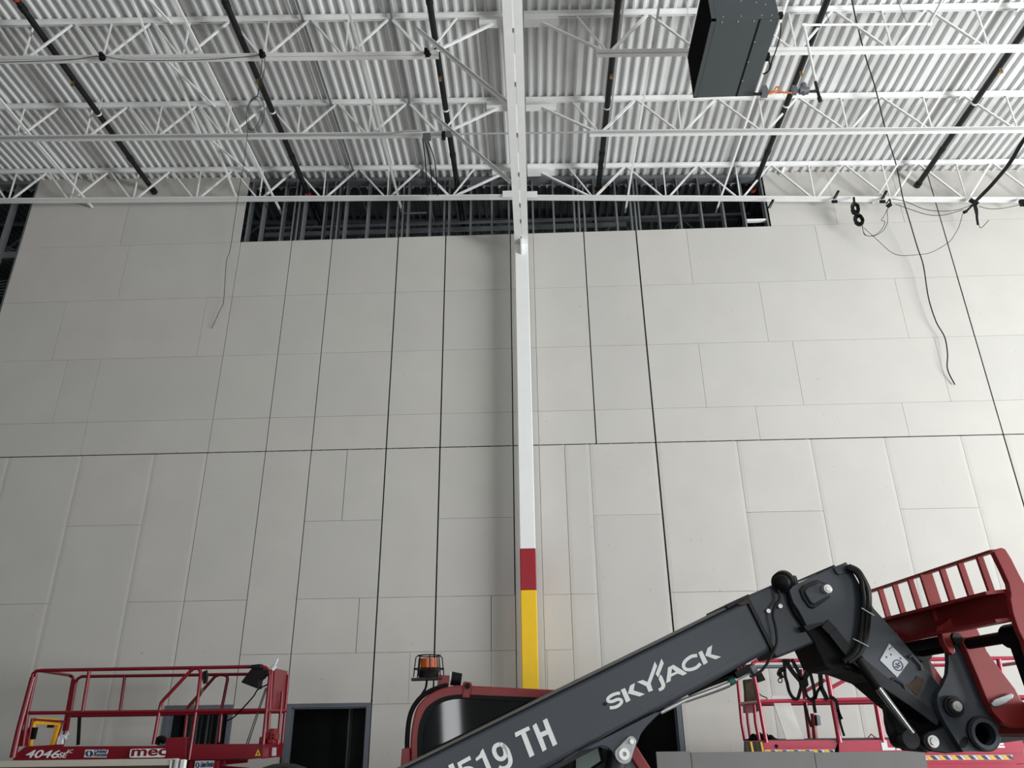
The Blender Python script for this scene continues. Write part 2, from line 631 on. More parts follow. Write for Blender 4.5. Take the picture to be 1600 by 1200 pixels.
for x in stud_x:
    if -5.53 <= x <= -4.53 or -3.72 < x < -2.48 or 1.08 < x < 2.04:
        stud(x, 2.2)
    else:
        stud(x)
bb = B()
for x0, x1 in ((-15.9, LEFT), (-5.53, 4.62)):
    n = 8
    for k in range(n):
        a, c = x0 + (x1 - x0) * k / n, x0 + (x1 - x0) * (k + 1) / n
        bb.bar((a, D + .09, zd(a) - .05), (c, D + .09, zd(c) - .05), .16, .08)
obj('top_track', bb, 'stud', wall)
obj('blocking', B().mm((4.17, D + .03, 10.53), (4.56, D + .1, 10.57)), 'joist', wall)
bb = B()
bb.mm((-15.9, D + .16, 10.28), (LEFT + .1, D + .22, 10.42))
obj('bracing_channel', bb, 'stud', wall)
bb = B()
bb.mm((-2.45, D + .04, 10.95), (-1.95, D + .06, 10.97))
obj('blocking', bb, 'stud', wall)
za, zc_ = at(600, 361, 13.0).z, at(600, 350.5, 13.0).z
obj('bracing_channel', B().mm((-5.4, 13.0, za - .045), (2.0, 13.04, za + .045)), 'stud', wall)
obj('bracing_channel', B().mm((-5.4, 13.0, zc_ - .025), (4.5, 13.04, zc_ + .02)), 'stud', wall)
for k in range(6):
    z = 10.45 + .07 * k
    obj('conduit', B().tube([(-12, D + .5, z - .25), (-10.6, D + .5, z), (-10.3, D + .9, z + .05)], .014, 6), 'stud', wall)
    obj('conduit', B().tube([(-12, D + .7, z - .9), (-9.9, D + .7, z - .62)], .012, 6), 'stud', wall)

# corridor framing seen through the doorways
part = setting('wall_corridor', (0, D, 0))
for k in range(22):
    x = -9 + .405 * k + random.uniform(-.02, .02) if not 8 <= k <= 13 else -5.42 + .165 * (k - 8)
    o = stud(x, 0, 3.1, 12.75 if -5.6 < x < -4.4 else 14.6)
    o.parent = part
    o.matrix_parent_inverse = Matrix.Identity(4)
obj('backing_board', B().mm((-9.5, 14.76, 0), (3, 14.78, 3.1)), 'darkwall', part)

# door frames
for i, (x0, x1, h) in enumerate(((-5.53, -4.535, 2.14), (-3.715, -2.49, 2.14), (1.085, 2.035, 2.14))):
    bb = B()
    t = .055
    bb.mm((x0 - .012, D - .022, 0), (x0 + t, D + .17, h))
    bb.mm((x1 - t, D - .022, 0), (x1 + .012, D + .17, h))
    bb.mm((x0 + t, D - .022, h - t), (x1 - t, D + .17, h))
    o = obj('door_%d' % (i + 1), bb, 'frame', kind='structure', bevel=.004)
    st = B()
    st.mm((x0 + t, D + .07, 0), (x0 + t + .016, D + .12, h - t))
    st.mm((x1 - t - .016, D + .07, 0), (x1 - t, D + .12, h - t))
    st.mm((x0 + t, D + .07, h - t - .016), (x1 - t, D + .12, h - t))
    obj('door_stop', st, 'frame', o)

# ------------------------------------------------------------------ column and girder
c = thing('column', 'white square steel column with red and yellow bands at its foot', 'column', (-.121, 11.92, 0))
cx0, cx1, cy0, cy1 = -.243, -.002, 11.80, 12.04
obj('shaft', B().mm((cx0, cy0, 4.28), (cx1, cy1, 10.6)), 'column', c, bevel=.012, seg=3)
obj('red_band', B().mm((cx0, cy0, 3.66), (cx1, cy1, 4.28)), 'red_band', c, bevel=.012, seg=3, label='red painted band')
obj('yellow_band', B().mm((cx0, cy0, 0.03), (cx1, cy1, 3.66)), 'yellow_band', c, bevel=.012, seg=3, label='yellow painted foot')
obj('base_plate', B().mm((cx0 - .08, cy0 - .08, 0), (cx1 + .08, cy1 + .08, .03)), 'primer', c)
# gusset that steadies the girder chord
pl = B().mm((-.135, 11.62, 9.62), (-.110, 11.80, 9.85))
obj('gusset_plate', pl, 'column', c)

g = thing('joist_girder', 'white joist girder running overhead into the white column', 'girder', (-.12, 4, 9.85))
gx = -.121
ga, gb = -8, 11.79
for s_ in (-1, 1):
    bb = B()
    bb.mm((gx + s_ * .013, ga, 9.85), (gx + s_ * .124, gb, 9.861))
    bb.mm((gx + s_ * .013, ga, 9.861), (gx + s_ * .024, gb, 9.96))
    obj('bottom_chord', bb, 'joist', g)
    bb = B()
    bb.mm((gx + s_ * .013, ga, 11.50), (gx + s_ * .124, 12.0, 11.512))
    bb.mm((gx + s_ * .013, ga, 11.40), (gx + s_ * .024, 12.0, 11.50))
    obj('top_chord', bb, 'joist', g)
for k, y in enumerate(np.arange(11.2, -7, -1.74)):
    obj('web_member', B().bar((gx, y + .6, 9.9), (gx, y - .27, 11.45), .02, .07, up=(1, 0, 0)), 'joist', g)
    obj('web_member', B().bar((gx, y - 1.1, 9.9), (gx, y - .33, 11.45), .02, .07, up=(1, 0, 0)), 'joist', g)
for y in (11.35, 10.9, 10.1, 9.2, 8.2, 7.3):
    obj('spacer_plate', B().mm((gx - .012, y - .16, 9.852), (gx + .012, y + .16, 9.95)), 'joist', g)

# ------------------------------------------------------------------ bar joists
JY = {1: 11.94, 2: 10.21, 3: 8.46, 4: 6.71, 0: 13.68}


def zb(j, x):
    if j in (1, 0):
        return 11.0 - .029 * x if x < 0 else 10.985 - .044 * x
    return (10.975 - .031 * x) if j == 2 else (10.92 - .033 * x)


JL = {(1, -1): 'white bar joist nearest the back wall, left of the column', (1, 1): 'white bar joist nearest the back wall, right of the column, cables tied to it',
      (2, -1): 'white bar joist second from the back wall on the left, conduit under its bottom chord',
      (2, 1): 'white bar joist second from the back wall on the right, behind the grey heater',
      (3, -1): 'white bar joist third from the back wall on the left, black clamps on its chord',
      (3, 1): 'white bar joist third from the back wall on the right, crossing above the grey heater',
      (0, -1): 'dim grey joist seen through the wall opening left of the column', (0, 1): 'dim grey joist seen through the wall opening right of the column'}


def joist(j, sd):
    Y = JY[j]
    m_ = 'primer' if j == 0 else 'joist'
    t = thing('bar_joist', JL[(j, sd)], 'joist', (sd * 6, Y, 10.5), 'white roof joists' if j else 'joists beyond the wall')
    xe = sd * 15.9
    xi = -.26 if sd < 0 else .02
    # top chord: two angles back to back
    for q in (-1, 1):
        bb = B()
        a, e = Vector((xi, Y, zd(xi))), Vector((xe, Y, zd(xe)))
        bb.bar(a + Vector((0, q * .040, -.005)), e + Vector((0, q * .040, -.005)), .058, .008)
        bb.bar(a + Vector((0, q * .014, -.036)), e + Vector((0, q * .014, -.036)), .007, .058)
        obj('top_chord', bb, m_, t)
    bi = {1: (-.26, .01), 0: (-.26, .01), 2: (-1.40, 1.09), 3: (-1.27, 1.08)}[j][0 if sd < 0 else 1]
    for q in (-1, 1):
        bb = B()
        a, e = Vector((bi, Y, zb(j, bi))), Vector((xe, Y, zb(j, xe)))
        n = 2
        bb.bar(a + Vector((0, q * .043, .005)), e + Vector((0, q * .043, .005)), .06, .009)
        bb.bar(a + Vector((0, q * .016, .036)), e + Vector((0, q * .016, .036)), .008, .056)
        obj('bottom_chord', bb, m_, t)
    step = 1.243 if sd < 0 else 1.384
    xb = -1.43 if sd < 0 else 1.245
    top = lambda x: Vector((x, Y, zd(x) - .055))
    bot = lambda x: Vector((x, Y, zb(j, x) + .03))
    # end panel
    seat = -.34 if sd < 0 else .2
    obj('end_diagonal', B().bar(bot(xb + .03 * -sd), top(seat) + Vector((0, 0, -.06)), .03, .045, up=(0, 1, 0)), m_, t)
    obj('web_member', B().bar(bot(xb), top(xb - sd * .42), .022, .034, up=(0, 1, 0)), m_, t)
    bb = B()
    bb.mm((seat - .32 if sd < 0 else seat - .18, Y - .075, zd(seat) - .19), (seat + .12 if sd < 0 else seat + .35, Y + .075, zd(seat) - .178))
    bb.mm((seat - .32 if sd < 0 else seat - .18, Y - .012, zd(seat) - .178), (seat + .12 if sd < 0 else seat + .35, Y + .012, zd(seat) - .05))
    obj('seat_plate', bb, m_, t)
    x = xb
    k = 0
    while abs(x) < 13:
        xt = x + sd * step * .49
        dd = .03 if k else .042
        obj('diagonal', B().bar(bot(x + sd * .05), top(xt - sd * .03), dd, .036, up=(0, 1, 0)), m_, t)
        xn = x + sd * step
        obj('diagonal', B().bar(top(xt + sd * .03), bot(xn - sd * .05), .026, .034, up=(0, 1, 0)), m_, t)
        obj('web_vertical', B().bar(bot(xn), top(xn + sd * .01), .02, .026, up=(0, 1, 0)), m_, t)
        x = xn
        k += 1
    if j in (1, 0):
        bb = B()
        px = -.36 if sd < 0 else .1
        bb.mm((px - .1, Y - .09, zb(j, px) - .05), (px + .1, Y - .078, zb(j, px) + .09))
        obj('stabilizer_plate', bb, m_, t)
    return t


for j in (1, 2, 3, 0):
    for sd in (-1, 1):
        joist(j, sd)

# knee braces from the girder bottom chord up to the joists
for (j, lab) in ((2, 'white steel brace between the column girder and the second joist'), (3, 'white steel brace between the column girder and the third joist'),):
    Y = JY[j] - .11
    bb = B()
    p, q = Vector((-.25, Y, 9.90)), Vector((-1.60, Y, 11.43))
    bb.bar(p, q, .008, .07, up=(0, 1, 0))
    bb.bar(p + Vector((0, .035, 0)), q + Vector((0, .035, 0)), .07, .008, up=(0, 1, 0))
    tag(obj('knee_brace', bb, 'joist'), lab, 'brace', 'girder braces')

# ------------------------------------------------------------------ bridging
def bridging(x, low, lab, y0=-6, y1=12.2, drop=0, m_='joist', s_=.034):
    bb = B()
    z = (lambda y: zb(2, x) + .03) if low else (lambda y: zd(x) - .085)
    bb.bar((x, y0, z(0)), (x, y1, z(0) - drop), s_, .006)
    bb.bar((x + .015, y0, z(0) + .015), (x + .015, y1, z(0) + .015 - drop), .006, s_)
    return tag(obj('bridging_angle', bb, m_), lab, 'steel angle', 'roof bridging')


def xat(pts):
    return sum(atz(px, py, 10.98 - .031 * X).x for px, py, X in pts) / len(pts)


X1 = xat([(50, 223, -8), (142, 323, -8)])
X2 = xat([(311, 77, -5), (375, 208, -5)])
X4 = xat([(560, 77, -2.5), (625, 322, -2.5)])
X5 = xat([(1021, 75, 2), (980, 310, 2)])
X6 = xat([(1205, 75, 4), (1130, 307, 4)])
X7 = xat([(1523, 70, 6.5), (1371, 309, 6.5)])
for x, lab in ((X1, 'thin white bridging angle furthest left, ending at the back wall'), (X2, 'white bridging angle running into the left end of the wall opening'),
               (X4, 'white bridging angle between the second and third black pipes'), (X5, 'white bridging angle just right of the fourth black pipe'),
               (X6, 'white bridging angle beside the right side of the grey heater'), (X7, 'white bridging angle between the two rightmost black pipes')):
    bridging(x, True, lab, y1=12.2 if x in (X1, X7) else 12.45)
bridging(atz(491, 82, 11.8).x, False, 'thin bridging angle under the deck, right of the second black pipe', m_='stud', s_=.022, y1=13.6)
bridging(atz(628, 105, 11.75).x, False, 'thin dark bridging angle under the deck, left of the third black pipe', m_='stud', s_=.02, y1=13.6)
bridging(atz(962, 105, 11.65).x, False, 'thin grey conduit run beside the fourth black pipe', m_='tubegrey', s_=.03, y1=11.95)
# crossed bridging pair near the first pipe
xb_ = -5.62
for j0, j1 in ((4, 3), (3, 2), (2, 1)):
    ya, yb = JY[j0], JY[j1]
    zt, zl = zd(xb_) - .07, zb(2, xb_) + .03
    t = thing('cross_bridging', {3: 'white crossed bridging pair overhead at the top left of the picture', 2: 'white crossed bridging pair between the third and second joists',
                                 1: 'white crossed bridging pair between the second joist and the one by the wall'}[j1], 'steel angle', (xb_, (ya + yb) / 2, zl), 'crossed bridging')
    obj('angle', B().bar((xb_ - .09, ya, zt), (xb_ + .02, yb, zl), .032, .03), 'joist', t)
    obj('angle', B().bar((xb_ + .10, ya, zl), (xb_ + .16, yb, zt), .032, .03), 'joist', t)
tag(obj('bridging_angle', B().bar(at(141, 271, 11.95), at(147, 286, 12.2), .03, .03), 'joist'), 'short white angle from the wall joist to the wall, left of the first pipe', 'steel angle', 'short wall anchors')
tag(obj('bridging_angle', B().bar(at(1231, 247, 11.9), at(1220, 273, 12.2), .05, .04), 'joist'), 'short white angle from the wall joist to the wall, right of the opening', 'steel angle', 'short wall anchors')

# ------------------------------------------------------------------ sprinkler pipes
pipes = [(-7.41, 12.17), (-4.345, 17), (-1.348, 17), (1.395, 17), (4.395, 17), (7.495, 12.17)]
heads_y = 9.28
ords = ['first', 'second', 'third', 'fourth', 'fifth', 'sixth']
where = ['ending at the back wall', 'running into the left end of the wall opening', 'just left of the column', 'just right of the column', 'passing beside the grey heater', 'ending at the wall on the right']
for i, (x, ye) in enumerate(pipes):
    z = zd(x) - .35
    t = thing('sprinkler_pipe', 'black sprinkler pipe, %s from the left, %s' % (ords[i], where[i]), 'pipe', (x, 9, z - .05), 'black sprinkler pipes')
    obj('pipe', B().cyl((x, -7, z), (x, ye, z), .048, 18), 'pipe', t)
    hd = B()
    hx = x + .05
    hd.cyl((x, heads_y, z), (x, heads_y, z - .075), .016, 10)
    hd.cyl((x, heads_y, z - .075), (x, heads_y, z - .115), .022, 10)
    hd.cyl((x, heads_y, z - .125), (x, heads_y, z - .13), .026, 12)
    hd.bar((x - .018, heads_y, z - .1), (x - .018, heads_y, z - .128), .006, .006)
    obj('sprinkler_head', hd, 'brass', t, label='brass sprinkler head')
    ri = B()
    yh = 10.05
    ri.ring((x, yh - .015, z), (x, yh + .015, z), .056, .05)
    ri.cyl((x, yh, z + .05), (x, yh, zd(x) + .0), .006, 6)
    obj('hanger', ri, 'joist', t)
    for y in (7.9, 11.2):
        obj('coupling', B().cyl((x, y - .05, z), (x, y + .05, z), .056, 18), 'pipe', t)
    if ye < 13:
        obj('end_cap', B().cyl((x, ye - .06, z), (x, ye + .03, z), .062, 18), 'pipe', t)
    else:
        obj('fitting', B().cyl((x, D + .02, z), (x, D + .09, z), .056, 14), 'orange_red', t, label='red coupling')
    if i == 0:
        obj('red_coupling', B().cyl((x - .0, 7.62, z), (x, 7.76, z), .056, 14), 'orange_red', t, label='red coupling')

# ------------------------------------------------------------------ conduit under the second joist
cd = thing('conduit', 'grey metal conduit strapped under the second joist with two boxes by its end', 'conduit', (0, 10.1, 10.9))
cy = JY[2] - .06
run = [(-15, cy, zb(2, -15) - .02), (-2.6, cy, zb(2, -2.6) - .02), (-2.3, cy - .01, zb(2, -2.3) - .02), (-2.0, cy - .02, zb(2, -2) + .03), (-1.75, cy - .02, zb(2, -1.75) + .03)]
obj('tube', B().tube(run, .017, 8), 'tubegrey', cd)
obj('tube', B().tube([(-1.4, cy, 10.985), (1.1, cy, 10.92), (1.4, cy, zb(2, 1.4) - .02), (15, cy, zb(2, 15) - .02)], .016, 8), 'tubegrey', cd)
p = at(667, 214, cy - .05)
obj('box', B().box(p, (.13, .09, .10)), 'castgrey', cd)
p2 = at(693, 212, cy - .05)
obj('box', B().box(p2, (.06, .09, .12)), 'black', cd, label='black clamp box')
obj('box', B().box(p2 + Vector((.08, 0, .03)), (.10, .07, .07)), 'castgrey', cd)
for k, (a, c_) in enumerate((((660, 222), (676, 300)), ((668, 222), (684, 305)), ((655, 222), (668, 305)))):
    tag(obj('hanging_wire', B().tube(smoothline([at((a[0]+666)/2, 217, cy - .05), at((a[0] + c_[0]) / 2 + 3, (a[1] + c_[1]) / 2 - 12, 10.9), at(c_[0], c_[1], 11.86)]), .011, 6), 'cable'),
        ['dark wire strung from the box on the conduit, middle of three', 'dark wire strung from the box on the conduit, nearest the column', 'dark wire strung from the box on the conduit, furthest from the column'][k], 'wire', 'wires strung from the conduit box')

# black clamps on the third joist and its slack cable
for k, (px, py) in enumerate(((160, 90), (410, 86), (668, 84))):
    p = at(px, py, JY[3] - .085)
    bb = B()
    bb.box(p, (.07, .05, .09))
    bb.box(p + Vector((-.02, -.02, .05)), (.05, .05, .05))
    bb.box(p + Vector((.02, -.03, -.04)), (.04, .04, .04))
    bb.cyl(p + Vector((-.05, 0, .02)), p + Vector((.05, 0, -.02)), .018, 8)
    tag(obj('cable_clamp', bb, 'black'), ['black clamp on the third joist between the first and second pipes', 'black clamp on the third joist with a coil of wire under it', 'black clamp at the inner end of the third joist, by the third pipe'][k], 'clamp', 'black clamps on the third joist')
yc = JY[3] - .09
tag(obj('slack_cable', B().tube(smoothline([at(-30, 98, yc), at(50, 96, yc), at(110, 93.5, yc), at(158, 88, yc), at(200, 94, yc), at(300, 94, yc), at(370, 90, yc), at(408, 86, yc)]), .007, 6), 'greywire'),
    'thin slack grey cable draped along the third joist on the left', 'cable')

# coil of wire and its tail
t = thing('wire_coil', 'coil of thin grey wire hung below the third joist, long tail reaching the wall', 'wire', at(400, 200, 9.4))
for k in range(5):
    cxp, cyp = 399 + random.uniform(-3, 3), 177 + random.uniform(-3, 3)
    pts = []
    for i in range(24):
        a = 2 * math.pi * i / 24
        pts.append(at(cxp + (11 + k * .8) * math.cos(a + .2), cyp + (24 + k) * math.sin(a), 9.35 + .05 * math.sin(a * 2 + k)))
    obj('loop', B().tube(pts, .0042, 5, closed=True), 'greywire', t)
obj('strand', B().tube(smoothline([at(410, 90, 8.36), at(408, 110, 8.7), at(405, 130, 9.1), at(403, 150, 9.35)]), .007, 5), 'greywire', t)
obj('strand', B().tube(smoothline([at(413, 90, 8.36), at(414, 105, 8.7), at(408, 130, 9.1), at(401, 152, 9.35)]), .006, 5), 'greywire', t)
obj('tail', B().tube(smoothline([at(388, 195, 9.35), at(386, 214, 10.0), at(381, 255, 11.3), at(372, 307.5, 11.8), at(360, 388, 12.1), at(354, 407, 12.1), at(351, 447, 12.12), at(349, 473, 12.14), at(344, 484, 12.15), at(331, 513, 12.19)]), .005, 5), 'cable', t)

# ------------------------------------------------------------------ unit heater with its gas train
hz, hy0, hy1, hx0, hx1, hh = 9.8, 7.0, 8.30, 2.387, 3.205, .784
h = thing('unit_heater', 'charcoal unit heater hung from the roof, louvred on its left side', 'heater', ((hx0 + hx1) / 2, (hy0 + hy1) / 2, hz))
bd = B().prism([(hx0 + .03, hy0, hz), (hx1, hy0, hz), (hx1, hy0, hz + hh - .1), (hx1 - .1, hy0, hz + hh), (hx0 + .03, hy0, hz + hh)], (0, hy1 - hy0, 0))
obj('casing', bd, 'heater', h, bevel=.006)
obj('access_panel', B().mm((hx0 + .72 * (hx1 - hx0), hy0 + .012, hz - .006), (hx1 - .004, hy1 - .006, hz - .0005)), 'heater', h)
obj('seam', B().mm((hx0 + .695 * (hx1 - hx0), hy0 + .012, hz - .005), (hx0 + .712 * (hx1 - hx0), hy1 - .004, hz - .0004)), 'heater_dark', h)
rim = B()
rim.mm((hx0 - .02, hy0, hz), (hx0 + .03, hy1, hz + .025))
rim.mm((hx0 - .02, hy0, hz + hh - .025), (hx0 + .03, hy1, hz + hh))
rim.mm((hx0 - .02, hy0, hz), (hx0 + .03, hy0 + .02, hz + hh))
rim.mm((hx0 - .02, hy1 - .02, hz), (hx0 + .03, hy1, hz + hh))
obj('louvre_frame', rim, 'heater', h)
obj('core', B().mm((hx0 + .022, hy0 + .02, hz + .02), (hx0 + .0295, hy1 - .02, hz + hh - .02)), 'heater_dark', h)
for k in range(9):
    z = hz + .08 + k * .078
    obj('louvre', B().bar((hx0 - .004, hy0 + .02, z), (hx0 - .004, hy1 - .02, z), .05, .006, up=(.6, 0, .8)), 'heater_dark', h)
sc = B()
for fx, fy in ((.08, .0), (.35, 0), (.62, 0), (.9, 0), (.74, .25), (.74, .5), (.74, .75)):
    X, Yp = hx0 + .05 + fx * (hx1 - hx0 - .08), hy0 + .03 + fy * (hy1 - hy0)
    sc.cyl((X, Yp, hz + .001), (X, Yp, hz - .010), .008, 8)
for fx, fz in ((.1, .06), (.4, .06), (.75, .06), (.92, .06), (.45, .4), (.7, .35), (.3, .7), (.85, .3)):
    X, Zp = hx0 + .05 + fx * (hx1 - hx0 - .08), hz + fz * hh
    sc.cyl((X, hy0 + .001, Zp), (X, hy0 - .006, Zp), .007, 8)
obj('screws', sc, 'steel', h)
for X in (hx0 + .06, hx1 - .06):
    for Yp in (hy0 + .1, hy1 - .06):
        obj('hanger_rod', B().cyl((X, Yp, hz + hh - .08), (X, Yp, zd(X)), .006, 6), 'steel', h)
bb = B()
bb.box((hx1 + .03, hy0 + .03, hz + .07), (.05, .06, .07))
obj('switch_box', bb, 'black', h)
obj('switch_box', B().box((hx1 + .03, hy0 + .66, hz + .05), (.05, .08, .08)), 'black', h)
pp = lambda a, b_, Y=None: at(a, b_, Y)
obj('control_cable', B().tube(smoothline([at(1220, 36, 7.05), at(1219, 55, 7.3), at(1212, 80, 7.6), at(1206, 95, 7.75), at(1203, 108, 7.85), at(1196, 114, 7.9), at(1192, 115, 7.9)]), .008, 6), 'cable', h)
obj('control_cable', B().tube(smoothline([at(1201, 92, 7.65), at(1203, 102, 7.75), at(1200, 112, 7.85), at(1193, 116, 7.9)]), .008, 6), 'cable', h)

gs = thing('gas_pipe', 'thin white gas pipe dropping to the valves beside the grey heater', 'pipe', at(1275, 142, 8.2))
yv = 8.2
obj('pipe', B().tube([at(1256, 39, yv), at(1275, 131, yv)], .018, 10), 'joist', gs)
zz = at(1256, 39, yv)
e1 = at(1452, 37.5, yv)
obj('pipe', B().tube([zz, e1], .018, 10), 'joist', gs)
obj('pipe', B().tube([e1, e1 + Vector((0, -4, .1))], .018, 10), 'joist', gs)
obj('elbow', B().cyl(zz + Vector((-.03, 0, 0)), zz + Vector((.03, 0, 0)), .026, 10), 'joist', gs)
obj('elbow', B().cyl(e1 + Vector((-.03, 0, 0)), e1 + Vector((.03, 0, 0)), .026, 10), 'joist', gs)
tee = at(1277, 142, yv)
obj('drip_leg', B().cyl(at(1274, 128, yv), at(1281, 155, yv), .021, 10).cyl(at(1280, 152, yv), at(1281.5, 158, yv), .028, 10), 'pipe', gs, label='black drip leg')
obj('branch', B().cyl(tee, at(1264, 143, yv), .018, 10), 'pipe', gs)
rg = B()
rg.cyl(at(1249, 142, yv), at(1263, 142, yv), .05, 12)
rg.cyl(at(1256, 142, yv), at(1255, 132, yv), .045, 14)
rg.cyl(at(1256, 142, yv), at(1256, 147, yv), .03, 14)
obj('regulator', rg, 'castgrey', gs, label='grey regulator')
vb = B()
vb.box(at(1241, 141, yv), (.06, .08, .11))
vb.cyl(at(1238, 142, yv), at(1249, 142, yv), .024, 10)
obj('valve', vb, 'castgrey', gs)
obj('flexible_connector', B().tube(smoothline([at(1238, 145, yv), at(1225, 144.5, yv), at(1215, 143, yv), at(1205, 146, yv), at(1196, 148, yv)]), .012, 8), 'copper', gs, label='orange flexible line')
obj('flexible_connector', B().tube(smoothline([at(1203, 146, yv), at(1210, 141, yv), at(1213, 136, yv - .03), at(1217, 137, yv - .03), at(1216, 142, yv), at(1209, 144, yv)]), .010, 8), 'copper', gs, label='orange loop')
gv = B()
gv.box(at(1194, 145, yv), (.09, .09, .10))
gv.box(at(1194, 139, yv), (.06, .08, .06))
obj('gas_valve', gv, 'castgrey', gs)
obj('branch', B().cyl(at(1178, 147, yv), at(1190, 147, yv), .022, 10), 'pipe', gs)
obj('shutoff_handle', B().tube(smoothline([at(1275, 133, yv), at(1281, 129, yv - .02), at(1285, 122, yv - .04)]), .008, 6), 'castgrey', gs)
for px, py in ((1418, 38), (1297, 38)):
    q = at(px, py, yv)
    obj('hanger_wire', B().cyl(q, (q.x - .05, q.y, zd(q.x)), .004, 5), 'greywire', gs)

# ------------------------------------------------------------------ cables at the right
YJ1 = JY[1] - .1
tag(obj('hanging_cable', B().tube(smoothline([Vector((4.86, 6.6, zd(4.86) + .02)), at(1326, -25, 8.0), at(1331, 0, 8.2), at(1339, 37.5, 8.6), at(1354, 94, 9.2), at(1367.5, 137, 9.8), at(1380.6, 191, 10.5), at(1390, 225, 11.0), at(1401, 260.6, 11.5), at(1410.6, 309, 11.78), at(1420, 341, 11.85),
     at(1433, 385, 11.95), at(1442.7, 414.7, 12.02), at(1450.7, 465, 12.08), at(1462.7, 502.7, 12.1), at(1476, 526.7, 12.12), at(1480.5, 553, 12.12), at(1480.5, 577, 12.14), at(1492, 601, 12.18)]), .010, 6), 'cable'),
    'long black cable hanging in front of the wall from the roof, free end curled', 'cable')
t = thing('cable_coil', 'black cable coiled in a figure eight and tied to the wall joist', 'cable', at(1340, 360, YJ1))
for cxp, cyp, ra_, rb_ in ((1336.5, 326, 6.5, 9), (1342, 344, 7.5, 9.5)):
    for k in range(8):
        pts = []
        tl_ = random.uniform(-.35, .35)
        for i in range(18):
            a = 2 * math.pi * i / 18
            pts.append(at(cxp + (ra_ - k * .55) * math.cos(a + tl_) + random.uniform(-.5, .5), cyp + (rb_ - k * .7) * math.sin(a) + tl_ * 2, YJ1 - .06 + .014 * k))
        obj('loop', B().tube(pts, .012, 6, closed=True), 'cable', t)
obj('tie', B().tube([at(1334, 309, YJ1), at(1335, 318, YJ1 - .03)], .022, 8).tube([at(1336, 334, YJ1 - .06), at(1341, 336, YJ1 - .06)], .03, 8), 'black', t)
for pts in ([(1348, 353), (1349, 362), (1352, 367.5), (1366, 368.5), (1379, 361), (1386, 350), (1387, 340), (1386, 330), (1389, 323)],
            [(1347, 352), (1350.6, 365), (1360, 369), (1372, 364), (1381, 353), (1382, 346), (1377, 344), (1381, 338), (1386, 328), (1390, 322)],
            [(1350, 356), (1371, 375), (1399, 397.5), (1435, 397.8), (1455.6, 394), (1482, 379), (1492, 366), (1499, 352.5), (1504, 334)]):
    obj('strand', B().tube(smoothline([at(a, b_, YJ1 + .02) for a, b_ in pts], 4), .005, 5), 'cable', t)
bb = B()
bb.bar(at(1386, 323, YJ1), at(1392, 319, YJ1), .02, .07)
bb.bar(at(1390, 311, YJ1), at(1392, 320, YJ1), .02, .02)
bb.bar(at(1385, 318, YJ1), at(1390, 311, YJ1), .02, .02)
tag(obj('pulley_hook', bb, 'black'), 'small black hook holding thin wires under the wall joist', 'hook')
t = thing('cable_bundle', 'thick black cable bundle sweeping down to a tie on the wall joist', 'cable', at(1523, 340, YJ1))
for k in range(4):
    o_ = (k - 1.5) * 1.3
    obj('cable', B().tube(smoothline([Vector((8.75 + o_ * .02, 10.2, zb(2, 8.75) - .01)), at(1625 + o_, 190, 10.45), at(1600 + o_, 218, 10.8), at(1577.5 + o_, 255, 11.2), at(1553 + o_, 285, 11.5), at(1536 + o_, 303, 11.7), at(1521 + o_ * .5, 318, YJ1)]), .016, 6), 'cable', t)
bb = B()
for k in range(5):
    bb.tube(smoothline([at(1520 + k, 317, YJ1 - .02), at(1523 + k * 1.1, 328, YJ1 - .03), at(1526 + k * .4, 340, YJ1)]), .010, 5)
obj('tail', bb, 'cable', t)
obj('tail_knot', B().tube([at(1526, 338, YJ1), at(1528, 351, YJ1)], .02, 8), 'black', t)
obj('tie', B().tube([at(1515, 312, YJ1), at(1528, 319, YJ1)], .04, 8), 'black', t)
obj('tail', B().tube(smoothline([at(1529, 350, YJ1), at(1533, 356, YJ1), at(1545, 344, YJ1)]), .006, 5), 'cable', t)
obj('hook', B().tube([at(1520, 320, YJ1), at(1509, 331, YJ1)], .02, 6).cyl(at(1510, 330, YJ1), at(1506, 332, YJ1), .03, 8), 'black', t)
for k, (pts, lab) in enumerate(([((1394, 311), (1415, 315), (1445, 327), (1475, 330), (1500, 327), (1521, 318.7)), 'thin black wire sagging below the wall joist, upper of two'],
                               [((1399, 319), (1425, 328), (1450, 335.6), (1475, 336), (1504, 328)), 'thin black wire sagging below the wall joist, lower of two'],
                               [((1529, 322.5), (1545, 326), (1562, 326), (1580, 323), (1596, 319), (1610, 312)), 'thin black wire sagging right of the cable bundle'])):
    tag(obj('sagging_wire', B().tube(smoothline([at(a, b_, YJ1) for a, b_ in pts]), .006, 5), 'cable'), lab, 'wire')
for k, (px, py) in enumerate(((1306, 304), (1381, 304), (1204, 318), (1597, 317))):
    bb = B()
    YJ1 = JY[1] - .075
    p = at(px, py, YJ1)
    if k < 3:
        bb.bar(at(px - 3.5, py + 7, YJ1), at(px + 3.5, py - 6, YJ1), .02, .03)
        bb.bar(at(px - .5, py + 7, YJ1), at(px + 5.5, py - 6, YJ1), .015, .015)
    if k < 2:
        bb.box(at(px - 2, py + 11, YJ1), (.10, .03, .05))
    if k == 3:
        bb.box(p, (.08, .06, .12))
        bb.box(p + Vector((.03, -.02, -.06)), (.05, .05, .05))
    tag(obj('beam_clamp', bb, 'black'), ['black beam clamp on the wall joist left of the cable coil', 'black beam clamp on the wall joist right of the cable coil', 'small black threaded bracket beside the right end of the opening', 'black clamp on the wall joist at the right edge'][k], 'clamp', 'black clamps on the wall joist')
